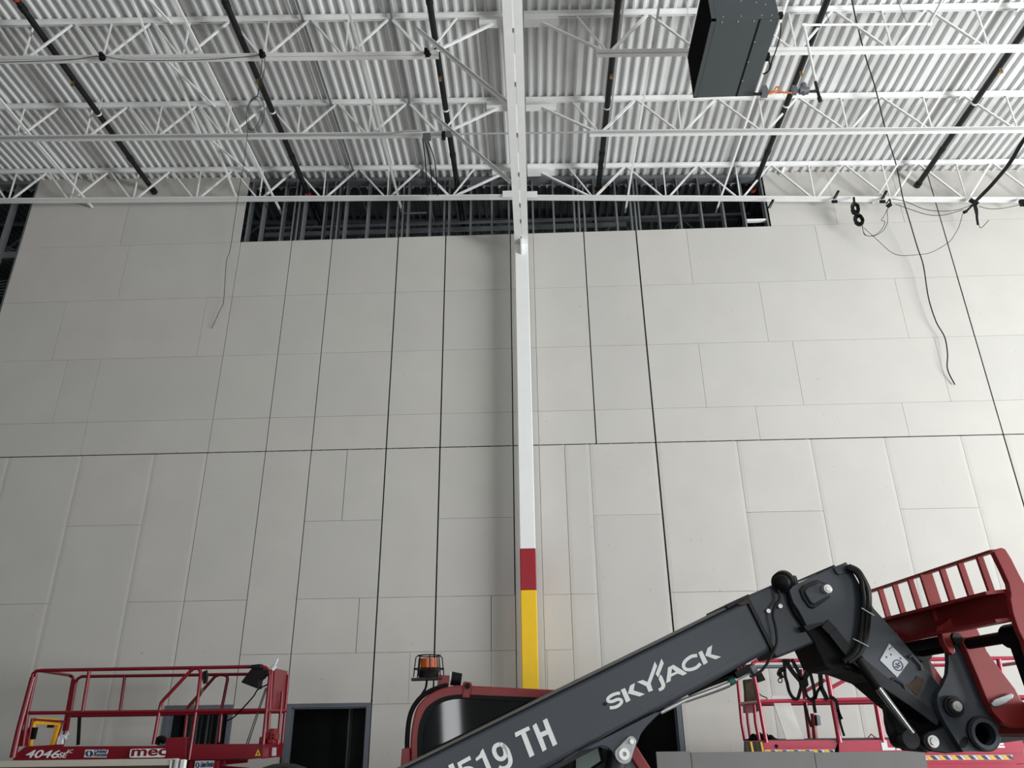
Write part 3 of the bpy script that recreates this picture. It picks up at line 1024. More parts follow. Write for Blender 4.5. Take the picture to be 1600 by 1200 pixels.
# ------------------------------------------------------------------ telehandler
TA = math.radians(6.6)
TU = Vector((math.cos(TA), math.sin(TA), 0))      # forward
TV = Vector((-math.sin(TA), math.cos(TA), 0))     # away, towards the back wall
TP0 = Vector((1.0, 3.85, 0))
UP = Vector((0, 0, 1))


def tp(px, py, v):
    d = Vector(ray(px, py))
    t = (v + TP0.dot(TV)) / d.dot(TV)
    return Vector((d.x * t, d.y * t, d.z * t + CZ))


def tprism(pts, v0, v1, bb=None):
    bb = bb or B()
    return bb.prism([tp(a, c_, v0) for a, c_ in pts], TV * (v1 - v0))


def zc(pts, ox, oy, s):
    return [(ox + a * s, oy + c_ * s) for a, c_ in pts]


def stroke(pts, wd, closed=False):
    """Outline quads of a brush stroke in the flat."""
    P = [Vector((a, c_)) for a, c_ in pts]
    n = len(P)
    l, r = [], []
    for i in range(n):
        a = P[i - 1] if (closed or i > 0) else P[i]
        c_ = P[(i + 1) % n] if (closed or i < n - 1) else P[i]
        t = (c_ - a).normalized()
        nn = Vector((-t.y, t.x)) * wd / 2
        l.append(P[i] + nn)
        r.append(P[i] - nn)
    return l, r


def smooth2(pts, n=4):
    return [(q.x, q.y) for q in smoothline([(a, c_, 0) for a, c_ in pts], n)]


def glyph(name, polys, strokes, place, m_, parent, depth):
    """Flat lettering from outlines, laid on a real surface through place()."""
    bb = B()
    for P in polys:
        bb.prism([place(a, c_) for a, c_ in P], depth)
    for pts, wd in strokes:
        l, r = stroke(smooth2(pts), wd)
        for i in range(len(l) - 1):
            bb.prism([place(*l[i]), place(*l[i + 1]), place(*r[i + 1]), place(*r[i])], depth)
    return obj(name, bb, m_, parent)


th = thing('telehandler', 'grey and red telehandler, boom raised to the right with a red fork carriage', 'telehandler', (0, 4.2, 0))
# chassis and wheels
P = lambda u, v, z: TP0 + TU * u + TV * v + UP * z
bb = B()
bb.prism([P(-2.6, .05, .38), P(1.15, .05, .38), P(1.3, .05, .62), P(1.0, .05, .86), P(-2.3, .05, .92), P(-2.6, .05, .8)], TV * .85)
obj('chassis', bb, 'boom_dark', th, bevel=.02)
for u in (-2.0, .75):
    for v0 in (-.42, .95):
        bb = B()
        bb.smooth = True
        c0 = P(u, v0, .42)
        bb.cyl(c0 + TV * .03, c0 + TV * .27, .40, 32)
        bb.ring(c0, c0 + TV * .30, .42, .22, 32)
        wl = obj('wheel', bb, 'tyre', th)
        hub = B().cyl(c0 + TV * -.005, c0 + TV * .305, .12, 20)
        obj('hub', hub, 'white', wl)
bb = B()
bb.prism([P(-2.75, -.02, .6), P(-2.05, -.02, .6), P(-1.95, -.02, 1.22), P(-2.2, -.02, 1.32), P(-2.75, -.02, 1.15)], TV * .05)
bb.prism([P(-2.75, .31, .6), P(-2.05, .31, .6), P(-1.95, .31, 1.22), P(-2.2, .31, 1.32), P(-2.75, .31, 1.15)], TV * .05)
obj('boom_tower', bb, 'boom', th)
# rounded black hood behind the cab
hood = []
for v in (.5, .58, 1.15, 1.2):
    k = .9 if v in (.5, 1.2) else 1
    hood.append([tp(445 + 78 * math.cos(a) * k, 1262 - 70 * math.sin(a) * k, v) for a in [math.pi * i / 14 for i in range(15)]])
hb = B().loft(hood)
hb.smooth = True
obj('engine_hood', hb, 'black', th)

# boom: outer tube
BV = .27
main = [(400, 1313), (1166.4, 935.5), (1207, 1016), (1033, 1109), (925, 1164.5), (400, 1436)]
obj('boom', tprism(main, 0, BV), 'boom', th, bevel=.022, seg=4)
bb = tprism([(400, 1309), (1160, 935.5), (1162, 938.5), (400, 1313.5)], -.004, BV)
obj('top_flange', bb, 'boom_edge', th)
bb = tprism([(640, 1312), (929, 1163), (1040, 1106.5), (1010, 1131), (930, 1171), (640, 1320)], .012, BV - .012)
obj('bottom_flange', bb, 'boom_dark', th)
obj('weld_line', tprism([(880, 1188), (1195, 1000.5), (1195.3, 1001.3), (880.4, 1189)], -.0015, .002), 'boom_edge', th)
# front collar of the outer boom and sliding pads
obj('collar', tprism([(1166, 936), (1171, 934), (1211, 1014), (1206.5, 1017)], -.006, BV + .006), 'boom_dark', th)
obj('wear_pad', tprism([(1133.5, 946), (1171, 927.5), (1173, 932), (1137, 951.5)], -.02, BV + .02), 'boom_dark', th, bevel=.006)
obj('wear_pad', tprism([(1275, 898), (1277, 893.5), (1303, 882.5), (1306, 885.5)], -.01, BV + .01), 'boom_dark', th)
obj('rust_spot', tprism([(1150, 943), (1168, 935), (1171, 942), (1160, 946)], -.008, -.006), 'rust', th, label='rust at the boom end')
# inner boom section
obj('inner_boom', tprism([(1160, 934), (1245, 897), (1275, 1004.5), (1213, 1029)], .02, BV - .02), 'boom', th, bevel=.012, seg=3)
bb = B()
for px, py in ((1201, 954.5), (1219.5, 947)):
    bb.cyl(tp(px, py, .021), tp(px, py, -.004), .010, 12)
obj('inner_bolts', bb, 'steel', th)

# gooseneck head: two side plates, back web, guard
neck = [(1236, 930), (1233, 921), (1239, 915.5), (1276, 897.5), (1304, 885.5), (1322, 878.5), (1329, 887), (1349, 923), (1366, 951), (1400, 988), (1435, 1030), (1470, 1072),
        (1472, 1118), (1466, 1127), (1425, 1097), (1380, 1066), (1330, 1024), (1300, 986), (1286, 973), (1262, 980), (1250, 957), (1240, 942)]
obj('neck_plate', tprism(neck, -.03, 0), 'boom', th, bevel=.004)
obj('neck_plate', tprism(neck, BV, BV + .03), 'boom', th, bevel=.004)
obj('neck_web', tprism([(1245, 925), (1320, 890), (1345, 930), (1362, 958), (1450, 1060), (1455, 1108), (1390, 1058), (1345, 1000), (1290, 955), (1262, 962)], 0, BV), 'boom_dark', th)
guard = [(1256, 978), (1262, 982), (1286, 973), (1300, 986), (1330, 1024), (1380, 1066), (1425, 1097), (1466, 1127), (1452, 1128), (1420, 1105), (1371, 1064), (1330, 1049), (1300, 1046), (1290, 1040), (1273, 1004)]
obj('hose_guard', tprism(guard, .01, BV - .01), 'black', th)
obj('guard_lip', tprism([(1256, 979), (1259, 977), (1286, 971.5), (1288, 974.5), (1262, 986)], -.05, .02), 'boom_dark', th)
for pts in ([(1288, 974), (1300, 986), (1330, 1024), (1380, 1065), (1425, 1096), (1466, 1126)],):
    q = [tp(a, c_, -.035) for a, c_ in pts]
    bb = B()
    for i in range(len(q) - 1):
        bb.bar(q[i], q[i + 1], .05, .014, up=TV)
    obj('edge_flange', bb, 'boom_dark', th)
obj('gap_line', tprism([(1231, 925), (1234, 926), (1238, 942), (1246, 957.5), (1258, 975), (1255, 977), (1243, 960), (1234.5, 943)], -.008, .018), 'black', th)
obj('head_bracket', tprism([(1303, 887), (1322, 878), (1328, 886), (1327, 893), (1312, 898), (1308, 896)], -.045, -.028), 'boom', th, bevel=.003)
cov = [(1250, 921.5), (1256, 914), (1279, 905), (1292, 911), (1301, 924), (1298, 933), (1272, 951), (1265, 949), (1255, 935)]
obj('pin_cover', tprism(cov, -.044, -.028), 'boom_dark', th, bevel=.006)
cov2 = [(1257, 923.5), (1262, 918), (1280, 910.5), (1290, 915), (1297, 926), (1295, 931), (1273, 944.5), (1268, 943), (1261, 932)]
obj('pin_cover', tprism(cov2, -.058, -.042), 'boom', th, bevel=.007, seg=3)
c0 = tp(1289.5, 921.5, -.056)
obj('cover_bolt', B().cyl(c0, c0 - TV * .03, .021, 20).cyl(c0 - TV * .03, c0 - TV * .034, .013, 14), 'steel', th, bevel=.003)
# hose bundle around the head
bb_pts = [(1325, 886), (1338, 892), (1347, 905), (1352, 920), (1354, 935), (1353, 955), (1351, 980), (1346, 1005), (1338, 1022), (1322, 1034)]
for k in range(5):
    o_ = (k - 2) * 2.3
    pts = [tp(a + o_ * (1 if i > 2 else .4), c_ - (o_ * .3 if i < 3 else 0), -.055 + .012 * ((k * 2) % 3 - 1)) for i, (a, c_) in enumerate(bb_pts)]
    obj('hose', B().tube(smoothline(pts, 4), .012, 8), 'black', th)
for a, c_, d_, e in ((1346, 950, 1366, 962), (1333, 998, 1357, 1010)):
    obj('hose_tie', B().tube([tp(a, c_, -.085), tp(d_, e, -.085)], .0028, 6), 'steel', th)
for k in range(3):
    obj('hose', B().tube(smoothline([tp(1300 - 4 * k, 1040, .05 + .04 * k), tp(1318, 1036 + 3 * k, .02), tp(1345, 1040 + 4 * k, .03), tp(1372, 1062 + 2 * k, .05)]), .016, 8), 'black', th)
# sticker with a round mark
stk = [(1389.5, 1005.5), (1419.5, 1035), (1402, 1058.5), (1375, 1031.5)]
obj('sticker', tprism(stk, -.0335, -.030), 'decal', th, label='white sticker with a round blue mark')
c0 = tp(1403, 1039.5, -.034)
ax1, ax2 = (tp(1411, 1039.5, -.034) - c0), (tp(1403, 1030.5, -.034) - c0)
rr = ax1.length


def ringflat(bb, c_, ro, ri, v):
    return bb.ring(c_, c_ - TV * v, ro, ri, 28)


obj('sticker_mark', ringflat(B(), c0, rr, rr * .84, .001), 'navy', th)
mk = B()
for dx, dy in ((-2.5, -2), (1.5, -3), (3, 1), (-3, 2.5), (0, 3.5), (0, 0)):
    q = tp(1403 + dx, 1039.5 + dy, -.0345)
    mk.cyl(q, q - TV * .0006, rr * .17, 8)
obj('sticker_mark', mk, 'bluegrey_print', th)
mk = B()
for dx, dy in ((1389, 1013), (1392, 1011), (1384, 1026), (1391, 1022), (1406, 1028)):
    q = tp(dx, dy, -.034)
    mk.bar(q, q + Vector((.006, 0, -.004)), .001, .006)
obj('sticker_mark', mk, 'bluegrey_print', th)
# worn patch on the neck and reinforcing ribs
obj('wear_patch', tprism([(1411.5, 1069), (1423, 1068), (1430, 1062), (1432, 1056), (1438, 1059), (1443.5, 1060), (1443, 1067), (1440, 1073), (1438, 1081), (1433, 1087), (1424, 1079), (1415, 1078)], -.0325, -.029), 'rust', th, label='rusty worn patch')
for pts in ([(1420, 1027), (1424, 1024), (1438, 1040), (1440, 1048)], [(1392, 1063), (1397, 1061), (1410, 1068), (1415, 1078)]):
    obj('rib', B().tube([tp(a, c_, -.034) for a, c_ in pts], .008, 8), 'boom', th)

# tilt cylinder
rod = B().cyl(tp(1362, 1061, -.035), tp(1425, 1145, -.035), .0175, 20)
obj('cylinder_rod', rod, 'chrome', th)
obj('rod_gland', B().cyl(tp(1340, 1030, -.03), tp(1372, 1074, -.03), .027, 20), 'black', th)
obj('rod_eye', B().cyl(tp(1424, 1155, -.05), tp(1424, 1155, -.05) + TV * .12, .04, 22), 'boom_dark', th)
# dark tilt lever behind
obj('tilt_lever', tprism([(1395, 1100), (1400, 1116), (1408, 1142), (1424, 1164), (1460, 1174), (1500, 1174), (1500, 1140), (1470, 1125), (1440, 1118), (1412, 1098)], .16, .19), 'black', th, bevel=.006)
obj('tilt_lever', tprism([(1384, 1100), (1386, 1128), (1390, 1145), (1398, 1161), (1416, 1173), (1450, 1176), (1440, 1168), (1412, 1160), (1400, 1140), (1394, 1112)], .02, .05), 'black', th)
obj('lever_web', tprism([(1388, 1104), (1392, 1140), (1402, 1160), (1418, 1172), (1452, 1175), (1500, 1150), (1470, 1122), (1425, 1094), (1400, 1082)], .12, .14), 'black', th)
lk = [(1443, 1160), (1444, 1149), (1452, 1142.5), (1462, 1141), (1480, 1133), (1500, 1140), (1512, 1168), (1508, 1175), (1480, 1177), (1458, 1174.5), (1448, 1169)]
obj('lower_link', tprism(lk, -.045, -.015), 'boom_dark', th, bevel=.005)
c0 = tp(1456.5, 1158.5, -.047)
obj('link_pin', B().ring(c0, c0 - TV * .012, .026, .017, 22).cyl(c0, c0 - TV * .020, .017, 18), 'steel', th)

# quick attach plate
qa = [(1481, 1053), (1482.5, 1035), (1481.5, 1018), (1487, 1007), (1495, 1001), (1503, 1006), (1512, 1028), (1518, 1044), (1535, 1087), (1546, 1112), (1557, 1123), (1561, 1136),
      (1560.5, 1155), (1556, 1168), (1546, 1174.5), (1505, 1174.5), (1496, 1160), (1478, 1131), (1468, 1112), (1464, 1096), (1466, 1084), (1473, 1072)]
hole = [(1535 + 16.5 * math.cos(a), 1146.5 - 18 * math.sin(a)) for a in [2 * math.pi * i / 24 for i in range(24)]]


def plate_with_hole(outer, inner, v0, v1):
    """Side plate with a round opening, stitched between outline and hole by angle."""
    cx_ = sum(p[0] for p in inner) / len(inner)
    cy_ = sum(p[1] for p in inner) / len(inner)
    # split the plate by a slot line from the hole to the outline
    k = min(range(len(outer)), key=lambda i: (outer[i][0] - cx_) ** 2 + (outer[i][1] - cy_) ** 2)
    o2 = outer[k:] + outer[:k + 1]
    ang0 = math.atan2(outer[k][1] - cy_, outer[k][0] - cx_)
    ks = min(range(len(inner)), key=lambda i: (inner[i][0] - outer[k][0]) ** 2 + (inner[i][1] - outer[k][1]) ** 2)
    i2 = inner[ks:] + inner[:ks + 1]

    def ar(p):
        return sum(p[i][0] * p[(i + 1) % len(p)][1] - p[(i + 1) % len(p)][0] * p[i][1] for i in range(len(p)))
    if ar(outer) * ar(inner) > 0:
        i2 = i2[::-1]
    return tprism(o2 + i2, v0, v1)


obj('attach_plate', plate_with_hole(qa, hole, -.075, -.045), 'boom', th)
obj('attach_plate', plate_with_hole(qa, hole, BV + .045, BV + .075), 'boom', th)
c0 = tp(1535, 1146.5, -.076)
obj('attach_bush', B().ring(c0 + TV * .02, c0 - TV * .016, .074, .050, 32), 'boom_dark', th, bevel=.003)
obj('attach_bush', B().ring(c0 + TV * .03, c0 - TV * .022, .064, .048, 32), 'boom', th)
obj('attach_tube', B().ring(c0 + TV * .02, c0 + TV * .40, .053, .046, 28), 'black', th)
sl = [(1506.5 + 6.5 * math.cos(a) + 2 * math.sin(a), 1160 - 9 * math.sin(a)) for a in [2 * math.pi * i / 18 for i in range(18)]]
obj('slot', tprism(sl, -.0765, -.06), 'black', th)
c0 = tp(1488, 1104, -.075)
pb = B().ring(c0, c0 - TV * .02, .046, .034, 28)
pb.ring(c0, c0 - TV * .03, .036, .020, 28)
obj('pivot_boss', pb, 'boom_dark', th, bevel=.003)
c1 = tp(1491, 1103, -.10)
obj('pivot_pin', B().cyl(c0, c0 - TV * .042, .022, 22).cyl(c0 - TV * .042, c0 - TV * .045, .006, 10), 'steel', th, bevel=.002)
obj('pivot_shaft', B().cyl(c0, c0 + TV * .38, .022, 16), 'boom_dark', th)

# carriage
VN, CW = -.54, 1.2
pn = tp(1552, 861, VN)
ln = tp(1579, 936, VN)
T = (ln - pn).normalized()
Nf = TV.cross(T).normalized()


def lat(px, py):
    d = Vector(ray(px, py))
    o_ = Vector((0, 0, CZ))
    t = (pn - o_).dot(Nf) / d.dot(Nf)
    return ((o_ + d * t) - pn).dot(TV)


ca = thing('fork_carriage', 'red fork carriage with a barred load backrest on the grey boom', 'carriage', tuple(pn - UP * .8))
obj('top_rail', B().bar(pn, pn + TV * CW, .034, .013, up=T), 'tred', ca)
hb_ = (ln - pn).length
for (px, py, wd) in ((1375, 920, .027), (1397.5, 912.5, .027), (1421.7, 905, .027), (1446, 897, .062), (1471.7, 890, .027), (1500, 880.8, .027), (1530, 870.8, .027)):
    s_ = lat(px, py)
    q = pn + TV * s_
    obj('bar', B().bar(q, q + T * (hb_ + .02), wd, .016, up=TV), 'tred', ca)
s_ = CW - .02
obj('bar', B().bar(pn + TV * s_, pn + TV * s_ + T * hb_, .03, .05, up=TV), 'tred', ca)
bm_ = B()
b0 = ln - T * .035
b1 = ln + T * .085
bm_.bar(ln + T * .025, ln + T * .025 + TV * CW, .03, .125, up=T)
bm_.bar(ln - T * .03 - TU * .05, ln - T * .03 - TU * .05 + TV * CW, .10, .014, up=T)
bm_.bar(ln + T * .085 - TU * .05, ln + T * .085 - TU * .05 + TV * CW, .10, .014, up=T)
obj('cross_beam', bm_, 'tred', ca)
end = [(1553, 861.5), (1558, 857.5), (1565, 855.5), (1571, 858), (1580, 872), (1592, 896), (1602, 914), (1625, 962), (1650, 1040), (1655, 1100), (1632, 1110), (1612, 1040), (1600, 1001), (1592, 985), (1583, 958), (1579, 936), (1580, 928), (1576.5, 911), (1566, 888)]
obj('end_plate', tprism(end, VN - .03, VN), 'tred', ca, bevel=.003)
far = [(a, c_) for a, c_ in end]
fb = B().prism([tp(a, c_, VN - .03) + TV * CW for a, c_ in end], TV * .03)
obj('end_plate', fb, 'tred', ca)
hk = [(1470, 985), (1471, 977), (1480, 969), (1507, 946), (1515, 939), (1524, 939), (1524, 976), (1531, 990), (1543, 1018), (1560, 1042), (1587, 1077), (1596, 1094), (1604, 1100), (1604, 1138),
      (1585, 1137), (1568, 1131), (1553, 1114), (1540, 1088), (1527, 1056), (1511, 1018), (1505, 1006), (1494, 1003), (1489, 992), (1487, 988), (1485, 994), (1492, 1013), (1493, 1019), (1489, 1023), (1484, 1020), (1475, 1003)]
obj('hook_plate', tprism(hk, -.125, -.085), 'tred', ca, bevel=.004)
obj('hook_plate', B().prism([tp(a, c_, -.125) + TV * .47 for a, c_ in hk], TV * .04), 'tred', ca)
c0 = tp(1496.5, 997.5, -.13)
obj('hook_pin', B().cyl(c0, c0 + TV * .55, .025, 20), 'boom_dark', ca)
mpts = [tp(a, c_, -.1) for a, c_ in [(1596, 1098), (1622, 1096), (1640, 1106), (1640, 1144), (1622, 1152), (1598, 1146)]]
obj('lower_beam', B().prism([p - TV * .42 for p in mpts], TV * .95), 'tred', ca, bevel=.004)
lp = tprism([(1549, 1099), (1554, 1093), (1580, 1083), (1584, 1085), (1583, 1091), (1572, 1099), (1560, 1104), (1552, 1104)], -.145, -.128)
obj('locking_tab', lp, 'pinplate', ca, bevel=.003)
s0 = tp(1510, 1006, -.1)
obj('fork_shaft', B().cyl(s0 - TV * .43, s0 + TV * .75, .026, 18), 'black', ca)
for v0 in (-.36, .42):
    q = s0 + TV * v0
    f_ = B()
    f_.cyl(q - TV * .06, q + TV * .06, .05, 18)
    sh = q + T * .44
    f_.bar(q, sh, .10, .04, up=TU)
    f_.bar(sh, sh + T.cross(TV).normalized() * -1.05 if T.cross(TV).x < 0 else sh + T.cross(TV).normalized() * 1.05, .10, .035, up=T)
    tag(obj('fork', f_, 'black'), 'black fork hung on the carriage shaft, %s' % ('nearer the camera' if v0 < 0 else 'farther from the camera, beside the grey neck'), 'fork', 'carriage forks')

# lamp on the boom
lm = B()
c0 = tp(1223, 909, .0)
secs = []
for k, (o_, r_) in enumerate(((-.06, .015), (-.048, .034), (-.02, .048), (.035, .052), (.042, .044))):
    secs.append((o_, r_))
dr = (TU * .55 + UP * .25 + TV * .8).normalized()
for i in range(len(secs) - 1):
    lm.cyl(c0 + dr * secs[i][0], c0 + dr * secs[i + 1][0], secs[i][1], 20, secs[i + 1][1])
for k in range(5):
    lm.ring(c0 + dr * (-.03 + .012 * k), c0 + dr * (-.026 + .012 * k), .05, .03, 20)
lo = obj('work_lamp', lm, 'black', th)
obj('lens', B().cyl(c0 + dr * .042, c0 + dr * .046, .038, 20), 'lens', lo)
obj('lamp_bracket', B().bar(tp(1200, 922, .08), tp(1212, 916.5, .08), .05, .014), 'pinplate', th)
cpts = [(1216, 922), (1218, 930), (1218, 937), (1211, 946), (1207.5, 961.5), (1212, 982), (1213.5, 1005), (1206, 1023), (1195, 1042), (1183, 1053), (1172, 1057)]
obj('lamp_cable', B().tube(smoothline([tp(a, c_, -.02) for a, c_ in cpts]), .0065, 8), 'cable', th)
bk = tprism([(890, 1072), (893, 1066), (903, 1061), (910, 1061), (912, 1066), (906, 1072)], .05, .12)
obj('boom_stop', bk, 'black', th)

# pipework under the boom
obj('hydraulic_pipe', B().tube([tp(640, 1312, .03), tp(900, 1181, .03), tp(928, 1166, .03)], .008, 8), 'steel', th)
obj('hydraulic_pipe', B().tube([tp(1032, 1113, .06), tp(1070, 1094, .06), tp(1120, 1076, .06), tp(1140, 1068, .06)], .010, 10), 'steel', th)
obj('hydraulic_pipe', B().tube([tp(1070, 1096, .10), tp(1120, 1079, .10), tp(1140, 1071, .10)], .008, 8), 'castgrey', th)
obj('hydraulic_pipe', B().tube([tp(1139, 1066, .06), tp(1172, 1049, .06)], .012, 10), 'steel', th)
obj('fitting', B().cyl(tp(1139.5, 1066, .06), tp(1147, 1062, .06), .019, 12), 'green', th, label='green hose fitting')
for k in range(4):
    obj('hose', B().tube(smoothline([tp(1075 + 6 * k, 1084 - 3 * k, .08 + .03 * k), tp(1105, 1071 - 2 * k, .08 + .03 * k), tp(1135, 1060 - 3 * k, .07 + .03 * k), tp(1152, 1053 - 3 * k, .07 + .03 * k)]), .011, 8), 'black', th)
bb = B()
for k in range(3):
    q = tp(1153 + 5 * k, 1050 - 3 * k, .04)
    bb.box(q, (.012, .03, .035))
obj('manifold', bb, 'red_plastic', th)
obj('manifold', B().bar(tp(1146, 1056, .06), tp(1172, 1043, .06), .08, .03), 'black', th)
obj('pipe_clamp', B().bar(tp(1172, 1040, .05), tp(1178, 1052, .05), .06, .025), 'castgrey', th)

# lift cylinder bracket and pin
br = [(905, 1174), (941, 1155), (1024, 1113), (1034, 1112), (1024, 1121), (1011, 1134), (1001, 1147), (996, 1160), (990, 1173), (987.5, 1186), (981, 1193.5), (971, 1193.5), (962, 1187), (957, 1175), (950, 1168.5), (941, 1165), (925, 1170)]
obj('cylinder_bracket', tprism(br, -.012, .014), 'boom', th, bevel=.003)
obj('cylinder_bracket', tprism(br, BV - .014, BV + .012), 'boom', th)
c0, c1 = tp(974, 1178, -.012), tp(985.5, 1158.5, -.012)
r0, r1 = .040, .022
teardrop = []
ax_ = (c1 - c0)
e1_ = ax_.normalized()
e2_ = TV.cross(e1_)
for a in np.linspace(math.pi * .58, math.pi * 1.42, 16):
    teardrop.append(c0 + e1_ * math.cos(a) * r0 + e2_ * math.sin(a) * r0)
for a in np.linspace(-math.pi * .42, math.pi * .42, 12):
    teardrop.append(c1 + e1_ * math.cos(a) * r1 + e2_ * math.sin(a) * r1)
obj('pin_retainer', B().prism(teardrop, -TV * .012), 'pinplate', th, bevel=.002)
obj('bracket_pin', B().ring(c0 - TV * .012, c0 - TV * .022, .024, .009, 24), 'steel', th)
obj('retainer_bolt', B().cyl(c1 - TV * .012, c1 - TV * .026, .011, 6), 'steel', th)
obj('lift_cylinder', B().cyl(c0 + TV * .13, P(-.9, .13, .75), .05, 20), 'boom_dark', th)
obj('inner_shield', tprism([(940, 1168), (955, 1172), (964, 1192), (980, 1205), (975, 1240), (915, 1235), (930, 1200), (945, 1190)], .10, .20), 'black', th)

# lettering on the boom
pl_ = lambda ox, oy, s: (lambda a, c_: tp(ox + a * s, oy + c_ * s, -.0022))
dp_ = TV * .002
logo = pl_(940, 1000, .125)
glyph('lettering', [
    [(240, 622), (292, 600), (362, 752), (308, 784)], [(355, 570), (416, 536), (400, 630), (541, 676), (477, 706), (330, 668)],
    [(440, 522), (515, 500), (572, 525), (590, 480), (665, 268), (694, 325), (612, 545), (642, 630), (588, 650), (560, 580)],
    [(748, 232), (777, 290), (708, 470), (676, 425)],
    [(735, 430), (760, 460), (794, 545), (797, 575), (780, 612), (750, 632), (722, 642), (708, 606), (738, 594), (748, 572), (742, 548), (712, 487)],
    [(830, 345), (898, 308), (878, 355), (872, 420), (868, 460), (862, 512), (806, 540)],
    [(898, 308), (1070, 415), (1018, 445), (950, 418), (868, 460), (872, 420), (928, 398), (878, 355)],
    [(1208, 155), (1255, 132), (1328, 280), (1275, 312)], [(1325, 100), (1383, 64), (1366, 178), (1495, 210), (1425, 242), (1296, 195)]],
    [([(231, 664), (190, 668), (130, 690), (85, 726), (78, 752), (100, 770), (145, 764), (200, 742), (236, 746), (250, 768), (230, 805), (175, 838), (102, 848)], 40),
     ([(1195, 194), (1130, 203), (1070, 240), (1030, 287), (1026, 335), (1060, 368), (1120, 368), (1190, 340), (1236, 294)], 42)],
    logo, 'white', th, dp_)
num = pl_(690, 1110, .11875)
glyph('lettering', [
    [(960, 295), (1145, 208), (1165, 255), (1105, 285), (1222, 585), (1160, 622), (1045, 315), (975, 355)],
    [(1195, 205), (1245, 165), (1300, 290), (1375, 258), (1330, 135), (1385, 102), (1522, 440), (1465, 475), (1400, 315), (1325, 350), (1383, 510), (1330, 545)],
    [(445, 635), (500, 580), (522, 528), (545, 502), (760, 1010), (695, 1040), (532, 620), (457, 668)],
    [(205, 690), (370, 597), (388, 648), (262, 715), (282, 775), (252, 850)],
    [(85, 725), (150, 692), (300, 1060), (235, 1095)], [(-140, 835), (-75, 802), (75, 1170), (10, 1205)], [(-140, 835), (-75, 802), (300, 1060), (235, 1095)]],
    [([(768, 444), (712, 466), (690, 515), (700, 570), (738, 626), (792, 640), (834, 606), (840, 545), (815, 470), (768, 444)], 56),
     ([(800, 455), (855, 510), (890, 590), (905, 660), (893, 715), (855, 752), (800, 765), (752, 748)], 58),
     ([(265, 800), (320, 770), (385, 770), (435, 815), (440, 890), (390, 945), (310, 960)], 62)],
    num, 'white', th, dp_)
bl = B()
q = tp(945.5, 1100, -.002)
bl.cyl(q, q - TV * .004, .007, 12)
obj('plug', bl, 'black', th)

# cab
CV0, CV1 = .42, 1.22
outer = [(640, 1300)] + smooth2([(641, 1190), (642, 1149), (649, 1111), (662, 1092), (679, 1080), (700, 1073), (722.5, 1070.5), (739, 1071.5)]) + [(872, 1078), (925, 1082), (942, 1088), (955, 1106), (993, 1163), (1017, 1200), (1085, 1305)]
inner = [(658, 1300)] + smooth2([(657, 1179), (658, 1141), (667, 1114), (682, 1098), (699, 1091), (722.5, 1088.5), (760, 1090)]) + [(872, 1096), (918, 1100), (930, 1104), (940, 1115), (978, 1172), (1000, 1206), (1062, 1305)]
fr = B()
for v in (CV0, CV1 - .06):
    fr.prism([tp(a, c_, CV0) + TV * (v - CV0) for a, c_ in outer + inner[::-1]], TV * .06)
obj('cab_frame', fr, 'tred', th, bevel=.008)
rf = [(649, 1111), (662, 1092), (679, 1080), (700, 1073), (722.5, 1070.5), (739, 1071.5), (872, 1078), (925, 1082), (942, 1088), (938, 1096), (872, 1086), (739, 1080), (702, 1082), (682, 1090), (668, 1100), (656, 1114)]
obj('cab_roof', B().prism([tp(a, c_, CV0) + TV * .06 for a, c_ in rf], TV * (CV1 - CV0 - .12)), 'tred', th)
lo_ = [(640, 1300), (641, 1250), (1050, 1250), (1085, 1305), (1085, 1330), (640, 1330)]
obj('cab_base', B().prism([tp(a, c_, CV0) for a, c_ in lo_], TV * (CV1 - CV0)), 'boom_dark', th)
seal_o = [(653, 1300)] + smooth2([(652, 1185), (653, 1142), (663, 1111), (680, 1095), (699, 1087.5), (722.5, 1085), (760, 1086.5)]) + [(872, 1091), (920, 1095)]
seal_i = [(920, 1103), (872, 1098)] + smooth2([(760, 1093), (722.5, 1091.5), (701, 1094), (685, 1101), (671, 1116), (661.5, 1142), (660.5, 1185)]) + [(661, 1300)]
obj('door_seal', B().prism([tp(a, c_, CV0) - TV * .004 for a, c_ in seal_o + seal_i], TV * .012), 'black', th)
obj('rear_hose', B().tube(smoothline([tp(a, c_, CV0 + .02) for a, c_ in ((636, 1195), (636.5, 1150), (641, 1117), (652, 1096), (668, 1082), (690, 1073), (700, 1071))]), .012, 8), 'black', th)
gl = [(660, 1298), (659, 1180), (660, 1142), (669, 1116), (683, 1100), (700, 1093), (722.5, 1090.5), (760, 1092), (872, 1097), (900, 1101), (900, 1298)]
obj('side_glass', B().prism([tp(a, c_, CV0 + .02) for a, c_ in gl], TV * .005), 'glass', th)
obj('front_glass', B().prism([tp(a, c_, CV0 + .02) for a, c_ in [(900, 1101), (926, 1103), (938, 1114), (978, 1174), (1060, 1298), (900, 1298)]], TV * .005), 'greenglass', th)
obj('rear_glass', B().prism([tp(a, c_, CV0 + .03) for a, c_ in [(645, 1280), (645, 1150), (648, 1150), (648, 1280)]], TV * (CV1 - CV0 - .06)), 'glass', th)
obj('mirror_box', tprism([(626, 1198), (628, 1170), (640, 1168), (641, 1200)], CV0 - .03, CV0 + .06), 'tred', th, bevel=.004)
rt = tprism([(723, 1067), (726, 1064.5), (736, 1066), (738, 1070), (737, 1074), (733.5, 1091), (722, 1090), (724, 1078)], CV0 - .02, CV0 - .004)
obj('roof_clip', rt, 'tred', th, bevel=.003)
q = tp(730, 1072, CV0 - .02)
obj('clip_knob', B().cyl(q, q - TV * .02, .014, 14), 'black', th)
